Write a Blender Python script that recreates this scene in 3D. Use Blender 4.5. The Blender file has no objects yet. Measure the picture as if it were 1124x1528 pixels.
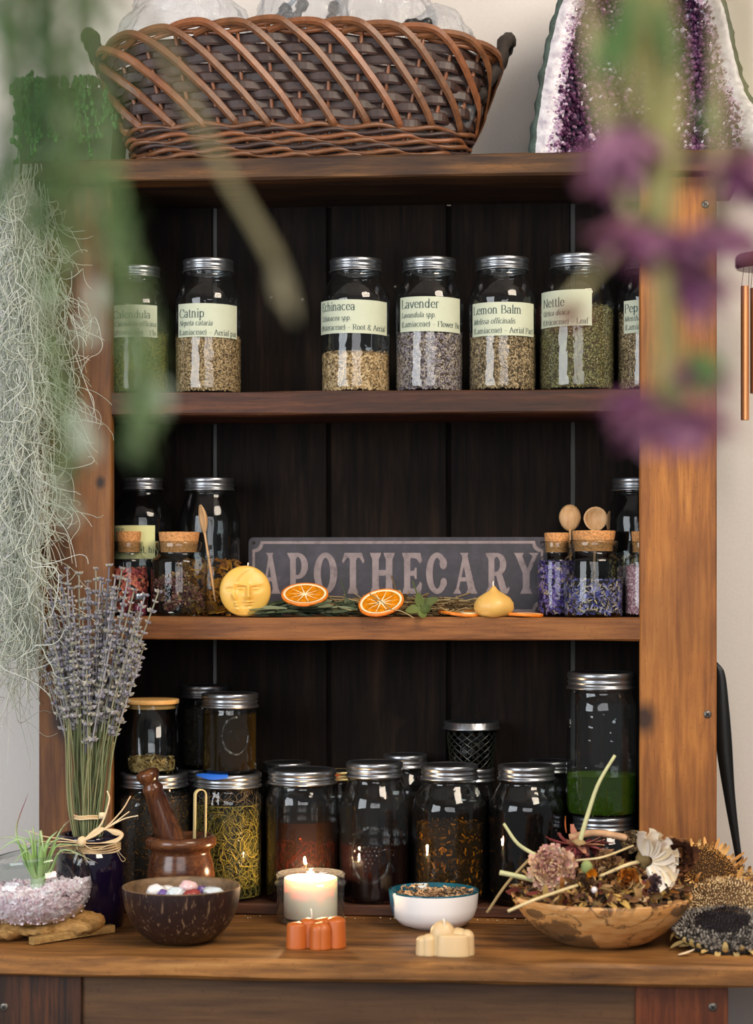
import bpy, math, random
import numpy as np
from mathutils import Vector, Matrix, noise
random.seed(7); RNG = np.random.default_rng(7)
PI = math.pi
sc = bpy.context.scene
COL = sc.collection

# ------------------------------------------------------------------ camera, world, lights, exposure
DIST, HOR, YAW, ZC = 2.9, 850.0, 0.08, 1.418
CAM = Vector((DIST*math.sin(YAW), -DIST*math.cos(YAW), ZC))
VIEW = Vector((-math.sin(YAW), math.cos(YAW), 0)); RIGHT = Vector((math.cos(YAW), math.sin(YAW), 0))
cd = bpy.data.cameras.new('camera'); cam = bpy.data.objects.new('camera', cd); COL.objects.link(cam)
cam.location = CAM; cam.rotation_euler = (PI/2, 0, YAW)
cd.sensor_fit = 'VERTICAL'; cd.sensor_height = 36; cd.sensor_width = 24
cd.lens = 36*2900/1528; cd.shift_y = (HOR-764)/1528
cd.dof.use_dof = True; cd.dof.focus_distance = 2.88; cd.dof.aperture_fstop = 3.0
cd.clip_start = .05
sc.camera = cam
sc.view_settings.view_transform = 'Standard'; sc.view_settings.look = 'None'
sc.view_settings.gamma = 1; sc.view_settings.use_curve_mapping = False
sc.view_settings.exposure = 0.0
sc.cycles.transparent_max_bounces = 32; sc.cycles.max_bounces = 10
sc.cycles.caustics_reflective = False; sc.cycles.caustics_refractive = False
sc.cycles.sample_clamp_indirect = 4.0
w = bpy.data.worlds.new('world'); sc.world = w; w.use_nodes = True
w.node_tree.nodes['Background'].inputs[0].default_value = (.92, .95, 1, 1)
w.node_tree.nodes['Background'].inputs[1].default_value = .22

def area(name, loc, target, sx, sy, power, col):
    l = bpy.data.lights.new(name, 'AREA'); l.shape = 'RECTANGLE'; l.size = sx; l.size_y = sy
    l.energy = power; l.color = col
    o = bpy.data.objects.new(name, l); COL.objects.link(o); o.location = loc
    o.rotation_euler = (Vector(target)-Vector(loc)).to_track_quat('-Z', 'Y').to_euler()
    return o
area('window_light_left', (-2.0, -2.45, 1.85), (-.25, 0, 1.40), 1.5, 1.5, 70, (.90, .95, 1))
area('window_light_right', (1.55, -1.75, 3.15), (.2, 0, 1.45), 1.2, 1.0, 88, (1, .86, .70))
area('fill_light_behind', (.5, -4.1, 1.95), (.0, 0, 1.5), 2.2, 1.3, 50, (.97, .97, 1))  # soft fill added behind the camera to brighten the foreground plants
for i, (x, y, z) in enumerate([(-1.2, -3.3, 2.25), (-.55, -3.4, 2.15), (.1, -3.4, 2.2), (.75, -3.4, 2.12), (1.4, -3.3, 2.22)]):
    l = bpy.data.lights.new('string_bulb', 'POINT'); l.energy = .9; l.shadow_soft_size = .03; l.color = (1, .82, .6)
    o = bpy.data.objects.new('string_bulb', l); COL.objects.link(o); o.location = (x, y, z)

# ------------------------------------------------------------------ photo geometry -> world
def ray(px, py):
    return VIEW + RIGHT*((px-562)/2900) + Vector((0, 0, 1))*((HOR-py)/2900)
def at(px, py, y):
    d = ray(px, py); t = (y-CAM.y)/d.y
    return CAM + d*t
def ground(px, py, z):
    d = ray(px, py); t = (z-CAM.z)/d.z
    return CAM + d*t
def atd(px, py, dist): return CAM + ray(px, py)*dist
def mpp(p): return (Vector(p)-CAM).dot(VIEW)/2900
def facing(p): return math.atan2(CAM.x-p[0], -(CAM.y-p[1]))
def C(h, a=1):
    h = h.lstrip('#'); v = [int(h[i:i+2], 16)/255 for i in (0, 2, 4)]
    return tuple((c/12.92 if c <= .04045 else ((c+.055)/1.055)**2.4) for c in v) + (a,)

# ------------------------------------------------------------------ materials
def newmat(name):
    m = bpy.data.materials.new(name); m.use_nodes = True
    nt = m.node_tree; b = nt.nodes['Principled BSDF']
    return m, nt, b
def N(nt, t, **kw):
    n = nt.nodes.new(t)
    for k, v in kw.items(): setattr(n, k, v)
    return n
def L(nt, a, b): nt.links.new(a, b)
def ramp(nt, stops, interp='LINEAR'):
    r = N(nt, 'ShaderNodeValToRGB'); r.color_ramp.interpolation = interp
    e = r.color_ramp.elements
    while len(e) < len(stops): e.new(.5)
    for i, (p, c) in enumerate(stops):
        e[i].position = p; e[i].color = C(c) if isinstance(c, str) else c
    return r
def coords(nt, scale=(1, 1, 1), kind='Object'):
    t = N(nt, 'ShaderNodeTexCoord'); m = N(nt, 'ShaderNodeMapping'); m.inputs['Scale'].default_value = scale
    L(nt, t.outputs[kind], m.inputs[0]); return m.outputs[0]
def noise_tex(nt, vec, scale, detail=4, rough=.5, dist=0):
    n = N(nt, 'ShaderNodeTexNoise'); n.inputs['Scale'].default_value = scale; n.inputs['Detail'].default_value = detail
    n.inputs['Roughness'].default_value = rough; n.inputs['Distortion'].default_value = dist
    L(nt, vec, n.inputs['Vector']); return n.outputs['Fac']
def bump(nt, b, h, strength=.3, dist=.002):
    n = N(nt, 'ShaderNodeBump'); n.inputs['Strength'].default_value = strength; n.inputs['Distance'].default_value = dist
    L(nt, h, n.inputs['Height']); L(nt, n.outputs[0], b.inputs['Normal'])
def math_n(nt, op, a, b=None, clamp=False):
    n = N(nt, 'ShaderNodeMath', operation=op, use_clamp=clamp)
    for i, v in enumerate((a, b)):
        if v is None: continue
        if isinstance(v, (int, float)): n.inputs[i].default_value = v
        else: L(nt, v, n.inputs[i])
    return n.outputs[0]
def mixrgb(nt, fac, a, b, blend='MIX'):
    n = N(nt, 'ShaderNodeMix', data_type='RGBA', blend_type=blend)
    if isinstance(fac, (int, float)): n.inputs[0].default_value = fac
    else: L(nt, fac, n.inputs[0])
    for i, v in ((6, a), (7, b)):
        if isinstance(v, tuple): n.inputs[i].default_value = v
        else: L(nt, v, n.inputs[i])
    return n.outputs[2]
def plain(name, col, rough=.6, metal=0, spec=.5, sss=0, nscale=0, var=.25, bmp=0, coat=0, trans=0):
    m, nt, b = newmat(name); b.inputs['Roughness'].default_value = rough; b.inputs['Metallic'].default_value = metal
    b.inputs['Specular IOR Level'].default_value = spec; b.inputs['Base Color'].default_value = C(col)
    b.inputs['Coat Weight'].default_value = coat; b.inputs['Transmission Weight'].default_value = trans
    if sss:
        b.inputs['Subsurface Weight'].default_value = sss; b.inputs['Subsurface Radius'].default_value = (1, .6, .3)
        b.inputs['Subsurface Scale'].default_value = .008
    if nscale:
        v = coords(nt); f = noise_tex(nt, v, nscale, 5, .6)
        c = C(col); d = tuple(x*(1-var) for x in c[:3])+(1,); e = tuple(min(1, x*(1+var)) for x in c[:3])+(1,)
        r = ramp(nt, [(.3, d), (.7, e)]); L(nt, f, r.inputs[0]); L(nt, r.outputs[0], b.inputs['Base Color'])
        if bmp: bump(nt, b, f, bmp)
    return m
def wood(name, cols, axis='x', gs=26, rough=.55, stretch=14, bmp=.35, knots=(), stain=.5, stain_col='#2a150a', spec=.35):
    m, nt, b = newmat(name)
    s = {'x': (1/stretch, 1, 1), 'y': (1, 1/stretch, 1), 'z': (1, 1, 1/stretch)}[axis]
    t = N(nt, 'ShaderNodeTexCoord'); mp = N(nt, 'ShaderNodeMapping'); mp.inputs['Scale'].default_value = s
    L(nt, t.outputs['Object'], mp.inputs[0]); v = mp.outputs[0]
    a = noise_tex(nt, v, gs, 3, .5, 1.2); f = noise_tex(nt, v, gs*7, 6, .65, .4); big = noise_tex(nt, t.outputs['Object'], 5, 3, .5)
    g = math_n(nt, 'ADD', math_n(nt, 'MULTIPLY', a, .50), math_n(nt, 'MULTIPLY', f, .50))
    r = ramp(nt, [(.30, cols[0]), (.45, cols[1]), (.56, cols[2]), (.72, cols[3])]); L(nt, g, r.inputs[0])
    st = ramp(nt, [(.42, (0, 0, 0, 1)), (.62, (1, 1, 1, 1))]); L(nt, big, st.inputs[0])
    col = mixrgb(nt, math_n(nt, 'MULTIPLY', st.outputs[0], stain), r.outputs[0], C(stain_col))
    spk = noise_tex(nt, t.outputs['Object'], 160, 3, .7)
    sp = ramp(nt, [(.60, (0, 0, 0, 1)), (.70, (1, 1, 1, 1))]); L(nt, spk, sp.inputs[0])
    col = mixrgb(nt, math_n(nt, 'MULTIPLY', sp.outputs[0], .35), col, C(cols[0]))
    for (kx, kz, kr) in knots:
        dv = N(nt, 'ShaderNodeVectorMath', operation='SUBTRACT'); L(nt, t.outputs['Object'], dv.inputs[0]); dv.inputs[1].default_value = (kx, 0, kz)
        ml = N(nt, 'ShaderNodeVectorMath', operation='MULTIPLY'); L(nt, dv.outputs[0], ml.inputs[0]); ml.inputs[1].default_value = (1, 0, .75)
        ln = N(nt, 'ShaderNodeVectorMath', operation='LENGTH'); L(nt, ml.outputs[0], ln.inputs[0])
        d = math_n(nt, 'ADD', ln.outputs['Value'], math_n(nt, 'MULTIPLY', a, kr*.5))
        mr = N(nt, 'ShaderNodeMapRange'); mr.inputs[1].default_value = kr*.7; mr.inputs[2].default_value = kr*1.6
        mr.inputs[3].default_value = .92; mr.inputs[4].default_value = 0; L(nt, d, mr.inputs[0])
        col = mixrgb(nt, mr.outputs[0], col, C('#140806'))
    L(nt, col, b.inputs['Base Color']); b.inputs['Roughness'].default_value = rough
    b.inputs['Specular IOR Level'].default_value = spec
    bump(nt, b, g, bmp, .0018)
    return m
def herb(name, cols, rough=.8, sss=0):
    m, nt, b = newmat(name); g = N(nt, 'ShaderNodeNewGeometry')
    r = ramp(nt, [(i/(len(cols)-1), c) for i, c in enumerate(cols)]); L(nt, g.outputs['Random Per Island'], r.inputs[0])
    L(nt, r.outputs[0], b.inputs['Base Color']); b.inputs['Roughness'].default_value = rough
    b.inputs['Specular IOR Level'].default_value = .25
    return m
def leafy(name, cols, trans=.35):
    m, nt, b = newmat(name); g = N(nt, 'ShaderNodeNewGeometry')
    r = ramp(nt, [(i/(len(cols)-1), c) for i, c in enumerate(cols)]); L(nt, g.outputs['Random Per Island'], r.inputs[0])
    L(nt, r.outputs[0], b.inputs['Base Color']); b.inputs['Roughness'].default_value = .7
    tr = N(nt, 'ShaderNodeBsdfTranslucent'); L(nt, r.outputs[0], tr.inputs[0])
    mx = N(nt, 'ShaderNodeMixShader'); mx.inputs[0].default_value = trans
    L(nt, b.outputs[0], mx.inputs[1]); L(nt, tr.outputs[0], mx.inputs[2]); L(nt, mx.outputs[0], nt.nodes['Material Output'].inputs[0])
    return m
def thin_glass(name, tint='#f2f6f5', edge='#6d7a78', rough=.02, refl=1.0, haze=0, wobble=0):
    m, nt, b = newmat(name); nt.nodes.remove(b)
    lw = N(nt, 'ShaderNodeLayerWeight'); lw.inputs[0].default_value = .35
    r = ramp(nt, [(.45, tint), (.95, edge)]); L(nt, lw.outputs['Facing'], r.inputs[0])
    tr = N(nt, 'ShaderNodeBsdfTransparent'); L(nt, r.outputs[0], tr.inputs[0])
    gl = N(nt, 'ShaderNodeBsdfGlossy'); gl.inputs['Roughness'].default_value = rough
    fr = N(nt, 'ShaderNodeLayerWeight'); fr.inputs[0].default_value = .5
    if wobble:
        bn = N(nt, 'ShaderNodeBump'); bn.inputs['Strength'].default_value = wobble; bn.inputs['Distance'].default_value = .004
        L(nt, noise_tex(nt, coords(nt), 38, 2, .5), bn.inputs['Height']); L(nt, bn.outputs[0], gl.inputs['Normal']); L(nt, bn.outputs[0], fr.inputs['Normal'])
    f = math_n(nt, 'MULTIPLY', math_n(nt, 'ADD', math_n(nt, 'MULTIPLY', math_n(nt, 'POWER', fr.outputs['Facing'], 3.2), .85), .034), refl, clamp=True)
    mx = N(nt, 'ShaderNodeMixShader'); L(nt, f, mx.inputs[0]); L(nt, tr.outputs[0], mx.inputs[1]); L(nt, gl.outputs[0], mx.inputs[2])
    out = mx.outputs[0]
    if haze:
        df = N(nt, 'ShaderNodeBsdfDiffuse'); df.inputs[0].default_value = C('#c9d0d6')
        m2 = N(nt, 'ShaderNodeMixShader'); m2.inputs[0].default_value = haze
        L(nt, out, m2.inputs[1]); L(nt, df.outputs[0], m2.inputs[2]); out = m2.outputs[0]
    L(nt, out, nt.nodes['Material Output'].inputs[0]); return m
def liquid(name, trans, diff, solid=.4, rough=.03, edge=.3):
    m, nt, b = newmat(name); nt.nodes.remove(b)
    tr = N(nt, 'ShaderNodeBsdfTransparent'); tr.inputs[0].default_value = C(trans)
    df = N(nt, 'ShaderNodeBsdfDiffuse'); df.inputs[0].default_value = C(diff)
    gl = N(nt, 'ShaderNodeBsdfGlossy'); gl.inputs['Roughness'].default_value = rough
    lw = N(nt, 'ShaderNodeLayerWeight'); lw.inputs[0].default_value = .5
    fo = math_n(nt, 'ADD', math_n(nt, 'MULTIPLY', math_n(nt, 'POWER', lw.outputs['Facing'], 4), .5), .02)
    m1 = N(nt, 'ShaderNodeMixShader'); L(nt, math_n(nt, 'ADD', math_n(nt, 'MULTIPLY', math_n(nt, 'POWER', lw.outputs['Facing'], 2.5), edge), solid, clamp=True), m1.inputs[0])  # edge mixes in diffuse colour at grazing angles, standing in for refracted light
    L(nt, tr.outputs[0], m1.inputs[1]); L(nt, df.outputs[0], m1.inputs[2])
    m2 = N(nt, 'ShaderNodeMixShader'); L(nt, fo, m2.inputs[0]); L(nt, m1.outputs[0], m2.inputs[1]); L(nt, gl.outputs[0], m2.inputs[2])
    L(nt, m2.outputs[0], nt.nodes['Material Output'].inputs[0]); return m

# ------------------------------------------------------------------ mesh building
def V3(*a): return Vector(a)
class MB:
    def __init__(s): s.v = []; s.f = []; s.m = []; s.cur = 0
    def add(s, vs, fs):
        k = len(s.v); s.v.extend([tuple(p) for p in vs]); s.f.extend([tuple(i+k for i in f) for f in fs]); s.m.extend([s.cur]*len(fs)); return s
    def box(s, lo, hi, M=None):
        x0, y0, z0 = lo; x1, y1, z1 = hi
        vs = [V3(x, y, z) for x in (x0, x1) for y in (y0, y1) for z in (z0, z1)]
        if M: vs = [M @ p for p in vs]
        return s.add(vs, [(0, 1, 3, 2), (4, 6, 7, 5), (0, 4, 5, 1), (2, 3, 7, 6), (0, 2, 6, 4), (1, 5, 7, 3)])
    def plank(s, lo, hi, bev=.002, jag=0, n=24, axis=0):
        # box whose long edges are eased and slightly uneven
        a = axis; o = [i for i in range(3) if i != a]
        ring = []
        L0, L1 = lo[a], hi[a]
        (p0, p1), (q0, q1) = (lo[o[0]], hi[o[0]]), (lo[o[1]], hi[o[1]])
        shape = [(p0+bev, q0), (p1-bev, q0), (p1, q0+bev), (p1, q1-bev), (p1-bev, q1), (p0+bev, q1), (p0, q1-bev), (p0, q0+bev)]
        vs = []
        for i in range(n+1):
            t = L0+(L1-L0)*i/n
            for j, (p, q) in enumerate(shape):
                jj = jag*noise.noise(V3(t*9, j//2*3.7+lo[0], q*5))
                c = [0, 0, 0]; c[a] = t; c[o[0]] = p+jj*(1 if p > (p0+p1)/2 else -1)*.5; c[o[1]] = q+jj
                vs.append(c)
        fs = []
        for i in range(n):
            for j in range(8):
                k = (j+1) % 8; fs.append((i*8+j, i*8+k, i*8+8+k, i*8+8+j))
        fs.append(tuple(range(7, -1, -1))); fs.append(tuple(n*8+j for j in range(8)))
        return s.add(vs, fs)
    def lathe(s, prof, seg=40, M=None, mod=None, a0=0, a1=2*PI):
        full = abs(a1-a0-2*PI) < 1e-6; ns = seg if full else seg+1
        vs = []
        for (r, z) in prof:
            for j in range(ns):
                a = a0+(a1-a0)*j/seg
                rr = r if mod is None else r*mod(a, z)
                vs.append(V3(rr*math.cos(a), rr*math.sin(a), z))
        if M: vs = [M @ p for p in vs]
        fs = []
        for i in range(len(prof)-1):
            for j in range(seg):
                k = (j+1) % ns; fs.append((i*ns+j, i*ns+k, (i+1)*ns+k, (i+1)*ns+j))
        return s.add(vs, fs)
    def tube(s, pts, rad, sides=8, flat=1.0, cap=True):
        pts = [Vector(p) for p in pts]; n = len(pts)
        if not hasattr(rad, '__len__'): rad = [rad]*n
        vs = []; up = None
        for i, p in enumerate(pts):
            d = (pts[min(i+1, n-1)]-pts[max(i-1, 0)])
            d = d.normalized() if d.length > 1e-9 else V3(0, 0, 1)
            if up is None:
                up = d.cross(V3(0, 0, 1) if abs(d.z) < .9 else V3(1, 0, 0)).normalized()
            else:
                up = (up-d*up.dot(d)); up = up.normalized() if up.length > 1e-6 else d.orthogonal().normalized()
            q = d.cross(up)
            for j in range(sides):
                a = 2*PI*j/sides; vs.append(p+up*(math.cos(a)*rad[i])+q*(math.sin(a)*rad[i]*flat))
        fs = []
        for i in range(n-1):
            for j in range(sides):
                k = (j+1) % sides; fs.append((i*sides+j, i*sides+k, (i+1)*sides+k, (i+1)*sides+j))
        if cap: fs.append(tuple(range(sides-1, -1, -1))); fs.append(tuple((n-1)*sides+j for j in range(sides)))
        return s.add(vs, fs)
    def strip(s, pts, nors, w, th):
        # flat band following pts, face normal nors, width w, thickness th
        pts = [Vector(p) for p in pts]; n = len(pts); vs = []
        for i, p in enumerate(pts):
            d = (pts[min(i+1, n-1)]-pts[max(i-1, 0)]).normalized(); nn = Vector(nors[i]).normalized(); b = d.cross(nn).normalized()
            ww = (w[i] if hasattr(w, '__len__') else w)/2
            for (u, v) in ((-1, -.5), (-.6, .5), (.6, .5), (1, -.5)): vs.append(p+b*(ww*u)+nn*(th*v))
        fs = []
        for i in range(n-1):
            for j in range(4):
                k = (j+1) % 4; fs.append((i*4+j, i*4+k, i*4+4+k, i*4+4+j))
        fs.append((3, 2, 1, 0)); fs.append(tuple((n-1)*4+j for j in range(4)))
        return s.add(vs, fs)
    def ball(s, c, r, seg=12, rings=8, M=None, bumpy=0, freq=4, seed=0):
        c = Vector(c); r = (r, r, r) if not hasattr(r, '__len__') else r
        vs = []; fs = []
        for i in range(rings+1):
            t = PI*i/rings
            for j in range(seg):
                a = 2*PI*j/seg; d = V3(math.sin(t)*math.cos(a), math.sin(t)*math.sin(a), math.cos(t))
                k = 1+bumpy*noise.noise(d*freq+V3(seed, seed*2.3, 0))
                p = V3(d.x*r[0], d.y*r[1], d.z*r[2])*k
                vs.append((M @ p if M else p)+c)
        for i in range(rings):
            for j in range(seg):
                k = (j+1) % seg; fs.append((i*seg+j, (i+1)*seg+j, (i+1)*seg+k, i*seg+k))
        return s.add(vs, fs)
    def petal(s, base, d, nrm, ln, wd, curl=0, fold=.15, n=5, tip=.3, th=0):
        # petal/leaf: from base along d, normal nrm, curling towards nrm
        d = Vector(d).normalized(); nrm = Vector(nrm); nrm = (nrm-d*nrm.dot(d)); nrm = nrm.normalized() if nrm.length > 1e-6 else d.orthogonal().normalized()
        b = d.cross(nrm); p = Vector(base); vs = []; ang = 0; step = ln/n
        for i in range(n+1):
            t = i/n; wv = wd*.5*(math.sin(PI*min(1, (t*.86+.12)))**.7 if t < 1 else tip)
            vs += [p-b*wv+nrm*(fold*wv), p, p+b*wv+nrm*(fold*wv)]
            ang += curl/n; dd = d*math.cos(ang)+nrm*math.sin(ang); p = p+dd*step
            nrm2 = nrm
        fs = []
        for i in range(n):
            fs += [(3*i, 3*i+1, 3*i+4, 3*i+3), (3*i+1, 3*i+2, 3*i+5, 3*i+4)]
        return s.add(vs, fs)
    def poly(s, pts, y0, y1):
        # extruded outline in the xz plane, front y0, back y1
        n = len(pts); vs = [(x, y0, z) for x, z in pts]+[(x, y1, z) for x, z in pts]
        fs = [tuple(range(n)), tuple(range(2*n-1, n-1, -1))]+[(i, i+n, (i+1) % n+n, (i+1) % n) for i in range(n)]
        return s.add(vs, fs)
    def quads(s, c, u, v):
        c = np.asarray(c); vs = np.stack([c-u-v, c+u-v, c+u+v, c-u+v], 1).reshape(-1, 3)
        k = len(s.v); s.v.extend(map(tuple, vs.tolist())); n = len(c)
        s.f.extend([(k+4*i, k+4*i+1, k+4*i+2, k+4*i+3) for i in range(n)]); s.m.extend([s.cur]*n); return s
    def build(s, name, mat, parent=None, smooth=True, label=None, loc=None, rot=0, kind=None, sub=0, sharp=None):
        me = bpy.data.meshes.new(name); me.from_pydata(s.v, [], s.f)
        for m in (mat if isinstance(mat, (list, tuple)) else [mat]): me.materials.append(m)
        if len(me.materials) > 1: me.polygons.foreach_set('material_index', s.m)
        if smooth: me.polygons.foreach_set('use_smooth', [True]*len(me.polygons))
        me.validate(); me.update()
        if smooth and sharp is not None:
            try: me.set_sharp_from_angle(angle=sharp)
            except Exception: pass
        o = bpy.data.objects.new(name, me); COL.objects.link(o)
        if parent is not None: o.parent = parent
        if loc is not None: o.location = loc
        if rot: o.rotation_euler[2] = rot
        if label: o['label'] = label
        if kind: o['kind'] = kind
        if sub:
            md = o.modifiers.new('sub', 'SUBSURF'); md.levels = sub; md.render_levels = sub
        return o
def thing(name, label, cat, loc=(0, 0, 0), rot=0, group=None):
    o = bpy.data.objects.new(name, None); COL.objects.link(o); o.location = loc; o.rotation_euler[2] = rot
    o.empty_display_size = .02
    o['label'] = label; o['category'] = cat
    if group: o['group'] = group
    return o
def tag(o, label, cat, group=None, kind=None):
    o['label'] = label; o['category'] = cat
    if group: o['group'] = group
    if kind: o['kind'] = kind
    return o
def structure(o, label, cat='wall'):
    o['kind'] = 'structure'; o['label'] = label; o['category'] = cat; return o
def spline(pts, n=24):
    pts = [Vector(p) for p in pts]; P = [pts[0]*2-pts[1]]+pts+[pts[-1]*2-pts[-2]]; out = []
    m = len(pts)-1
    for k in range(n+1):
        t = k/n*m; i = min(int(t), m-1); u = t-i; a, b, c, d = P[i:i+4]
        out.append(.5*((2*b)+(c-a)*u+(2*a-5*b+4*c-d)*u*u+(3*b-a-3*c+d)*u**3))
    return out
def R(d): return math.radians(d)
def rnd(a, b): return random.uniform(a, b)
def rvec():
    while True:
        v = V3(rnd(-1, 1), rnd(-1, 1), rnd(-1, 1))
        if .05 < v.length < 1: return v.normalized()

# ------------------------------------------------------------------ a small serif pen alphabet (ribbon strokes)
def arc(cx, cy, rx, ry, a0, a1, n=10): return [(cx+rx*math.cos(R(a0+(a1-a0)*i/n)), cy+ry*math.sin(R(a0+(a1-a0)*i/n))) for i in range(n+1)]
def ser(x, y, w=1.0): return [(x-w, y), (x+w, y)]
GLY = {
 'a': (4.4, [arc(1.9, 3.5, 1.3, 1.5, 160, 0)+[(3.2, 0)], arc(1.8, 1.4, 1.4, 1.4, 0, 360)]),
 'b': (4.8, [[(.8, 7.5), (.8, 0)], arc(2.3, 2.5, 1.5, 2.5, 0, 360)]),
 'c': (4.2, [arc(2.2, 2.5, 1.7, 2.5, 45, 315)]),
 'd': (4.8, [arc(2, 2.5, 1.5, 2.5, 0, 360), [(3.6, 7.5), (3.6, 0)]]),
 'e': (4.3, [[(.6, 2.7), (3.7, 2.7)], arc(2.2, 2.5, 1.6, 2.5, 5, 320)]),
 'f': (2.9, [arc(2.3, 6, 1.1, 1.4, 50, 180)+[(1.2, 0)], [(.2, 4.8), (2.5, 4.8)], ser(1.2, 0)]),
 'g': (4.4, [arc(2, 3.2, 1.4, 1.8, 0, 360), arc(2, -.9, 1.6, 1.2, 0, 360)]),
 'h': (4.9, [[(.8, 7.5), (.8, 0)], arc(2.1, 3.3, 1.3, 1.7, 170, 0)+[(3.4, 0)], ser(.8, 0), ser(3.4, 0)]),
 'i': (2.1, [[(1, 5), (1, 0)], [(1, 7.2), (1, 6.4)], ser(1, 0)]),
 'l': (2.1, [[(1, 7.5), (1, 0)], ser(1, 0)]),
 'm': (7.4, [[(.8, 5), (.8, 0)], arc(2.0, 3.3, 1.2, 1.7, 170, 0)+[(3.2, 0)], arc(4.5, 3.3, 1.3, 1.7, 170, 0)+[(5.8, 0)], ser(.8, 0), ser(3.2, 0), ser(5.8, 0)]),
 'n': (4.9, [[(.8, 5), (.8, 0)], arc(2.1, 3.3, 1.3, 1.7, 170, 0)+[(3.4, 0)], ser(.8, 0), ser(3.4, 0)]),
 'o': (4.6, [arc(2.2, 2.5, 1.7, 2.5, 0, 360, 14)]),
 'p': (4.8, [[(.8, 5), (.8, -2.4)], arc(2.3, 2.5, 1.5, 2.5, 0, 360), ser(.8, -2.4)]),
 'r': (3.3, [[(.8, 5), (.8, 0)], arc(2.1, 3.4, 1.3, 1.6, 170, 55), ser(.8, 0)]),
 's': (3.6, [arc(1.7, 3.75, 1.2, 1.25, 40, 270)+arc(1.7, 1.25, 1.3, 1.25, 90, -140)]),
 't': (3.0, [[(1.2, 6.4), (1.2, 1)]+arc(2.1, 1, .9, 1, 180, 300), [(.2, 4.8), (2.4, 4.8)]]),
 'u': (4.7, [[(.8, 5), (.8, 1.5)]+arc(2.1, 1.5, 1.3, 1.5, 180, 360)+[(3.4, 5)], [(3.4, 2), (3.4, 0)]]),
 'v': (4.3, [[(.3, 5), (2.1, 0), (3.9, 5)]]),
 'w': (6.3, [[(.3, 5), (1.8, 0), (3.1, 5), (4.5, 0), (5.9, 5)]]),
 'y': (4.3, [[(.3, 5), (2.1, 0)], [(3.9, 5), (1.4, -2.4)]]),
 '.': (1.8, [[(.8, .6), (.8, 0)]]), ',': (1.8, [[(.9, .6), (.6, -1)]]), '-': (4.6, [[(.3, 2.6), (4.0, 2.6)]]),
 '(': (2.6, [arc(3.2, 3, 2.2, 4.6, 130, 230)]), ')': (2.6, [arc(-.8, 3, 2.2, 4.6, -50, 50)]), ' ': (2.6, []),
 '&': (6, [arc(2.6, 5.3, 1.3, 1.5, -60, 240)+[(5, 0)], arc(2.3, 1.8, 1.8, 1.9, 100, 350)]),
 'A': (6.2, [[(.5, 0), (3, 7), (5.6, 0)], [(1.4, 2.4), (4.6, 2.4)], ser(.5, 0), ser(5.6, 0)]),
 'B': (5.4, [[(1, 7), (1, 0)], [(.2, 7), (2.6, 7)]+arc(2.6, 5.3, 1.5, 1.7, 90, -90)+[(1, 3.6)], arc(2.8, 1.8, 1.9, 1.8, 90, -90)+[(.2, 0)]]),
 'C': (6.2, [arc(3.5, 3.5, 3, 3.6, 42, 318, 14), [(5.7, 6.6), (5.7, 5)]]),
 'E': (5.3, [[(1, 7), (1, 0)], [(.2, 7), (4.5, 7), (4.5, 5.8)], [(1, 3.6), (3.6, 3.6)], [(.2, 0), (4.8, 0), (4.8, 1.2)]]),
 'F': (5.0, [[(1, 7), (1, 0)], [(.2, 7), (4.5, 7), (4.5, 5.8)], [(1, 3.6), (3.6, 3.6)], ser(1, 0)]),
 'L': (5.0, [[(1, 7), (1, 0)], ser(1, 7), [(.2, 0), (4.5, 0), (4.5, 1.4)]]),
 'M': (7.6, [[(.9, 0), (1.2, 7), (3.7, 0), (6.3, 7), (6.6, 0)], ser(.9, 0), ser(6.6, 0)]),
 'N': (6.6, [[(1, 0), (1, 7), (5.5, 0), (5.5, 7)], ser(1, 0), ser(5.5, 7)]),
 'P': (5.2, [[(1, 7), (1, 0)], [(.2, 7), (2.8, 7)]+arc(2.8, 5.2, 1.8, 1.8, 90, -90)+[(1, 3.4)], ser(1, 0)]),
 'R': (5.8, [[(1, 7), (1, 0)], [(.2, 7), (2.8, 7)]+arc(2.8, 5.2, 1.8, 1.8, 90, -90)+[(1, 3.4)], [(2.6, 3.4), (5.2, 0)], ser(1, 0)]),
 'U': (6.3, [[(1, 7), (1, 2.2)]+arc(3.1, 2.2, 2.1, 2.3, 180, 360)+[(5.2, 7)], ser(1, 7), ser(5.2, 7)]),
 '0': (4.6, [arc(2.2, 3.5, 1.7, 3.5, 0, 360)]),
}
def write(mb, text, x, z, size, place, slant=0, thick=1.0, limit=None, squeeze=1.0):
    """pen text; size = metres per glyph unit; place(x, z) -> point on the label surface"""
    for ch in text:
        adv, strokes = GLY.get(ch, GLY[' '])
        if limit is not None and x+adv*size*squeeze > limit: break
        for st in strokes:
            pts = [(x+(px+slant*pz)*size*squeeze, z+pz*size) for px, pz in st]
            for (a, b) in zip(pts[:-1], pts[1:]):
                dx, dz = b[0]-a[0], b[1]-a[1]; ln = math.hypot(dx, dz)
                if ln < 1e-7: continue
                w = size*thick*(.22+.50*abs(dz)/ln)/2; nx, nz = -dz/ln*w, dx/ln*w; ex, ez = dx/ln*w*.3, dz/ln*w*.3
                q = [(a[0]-ex+nx, a[1]-ez+nz), (a[0]-ex-nx, a[1]-ez-nz), (b[0]+ex-nx, b[1]+ez-nz), (b[0]+ex+nx, b[1]+ez+nz)]
                mb.add([place(*p) for p in q], [(0, 1, 2, 3)])
        x += adv*size*squeeze
    return x
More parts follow.
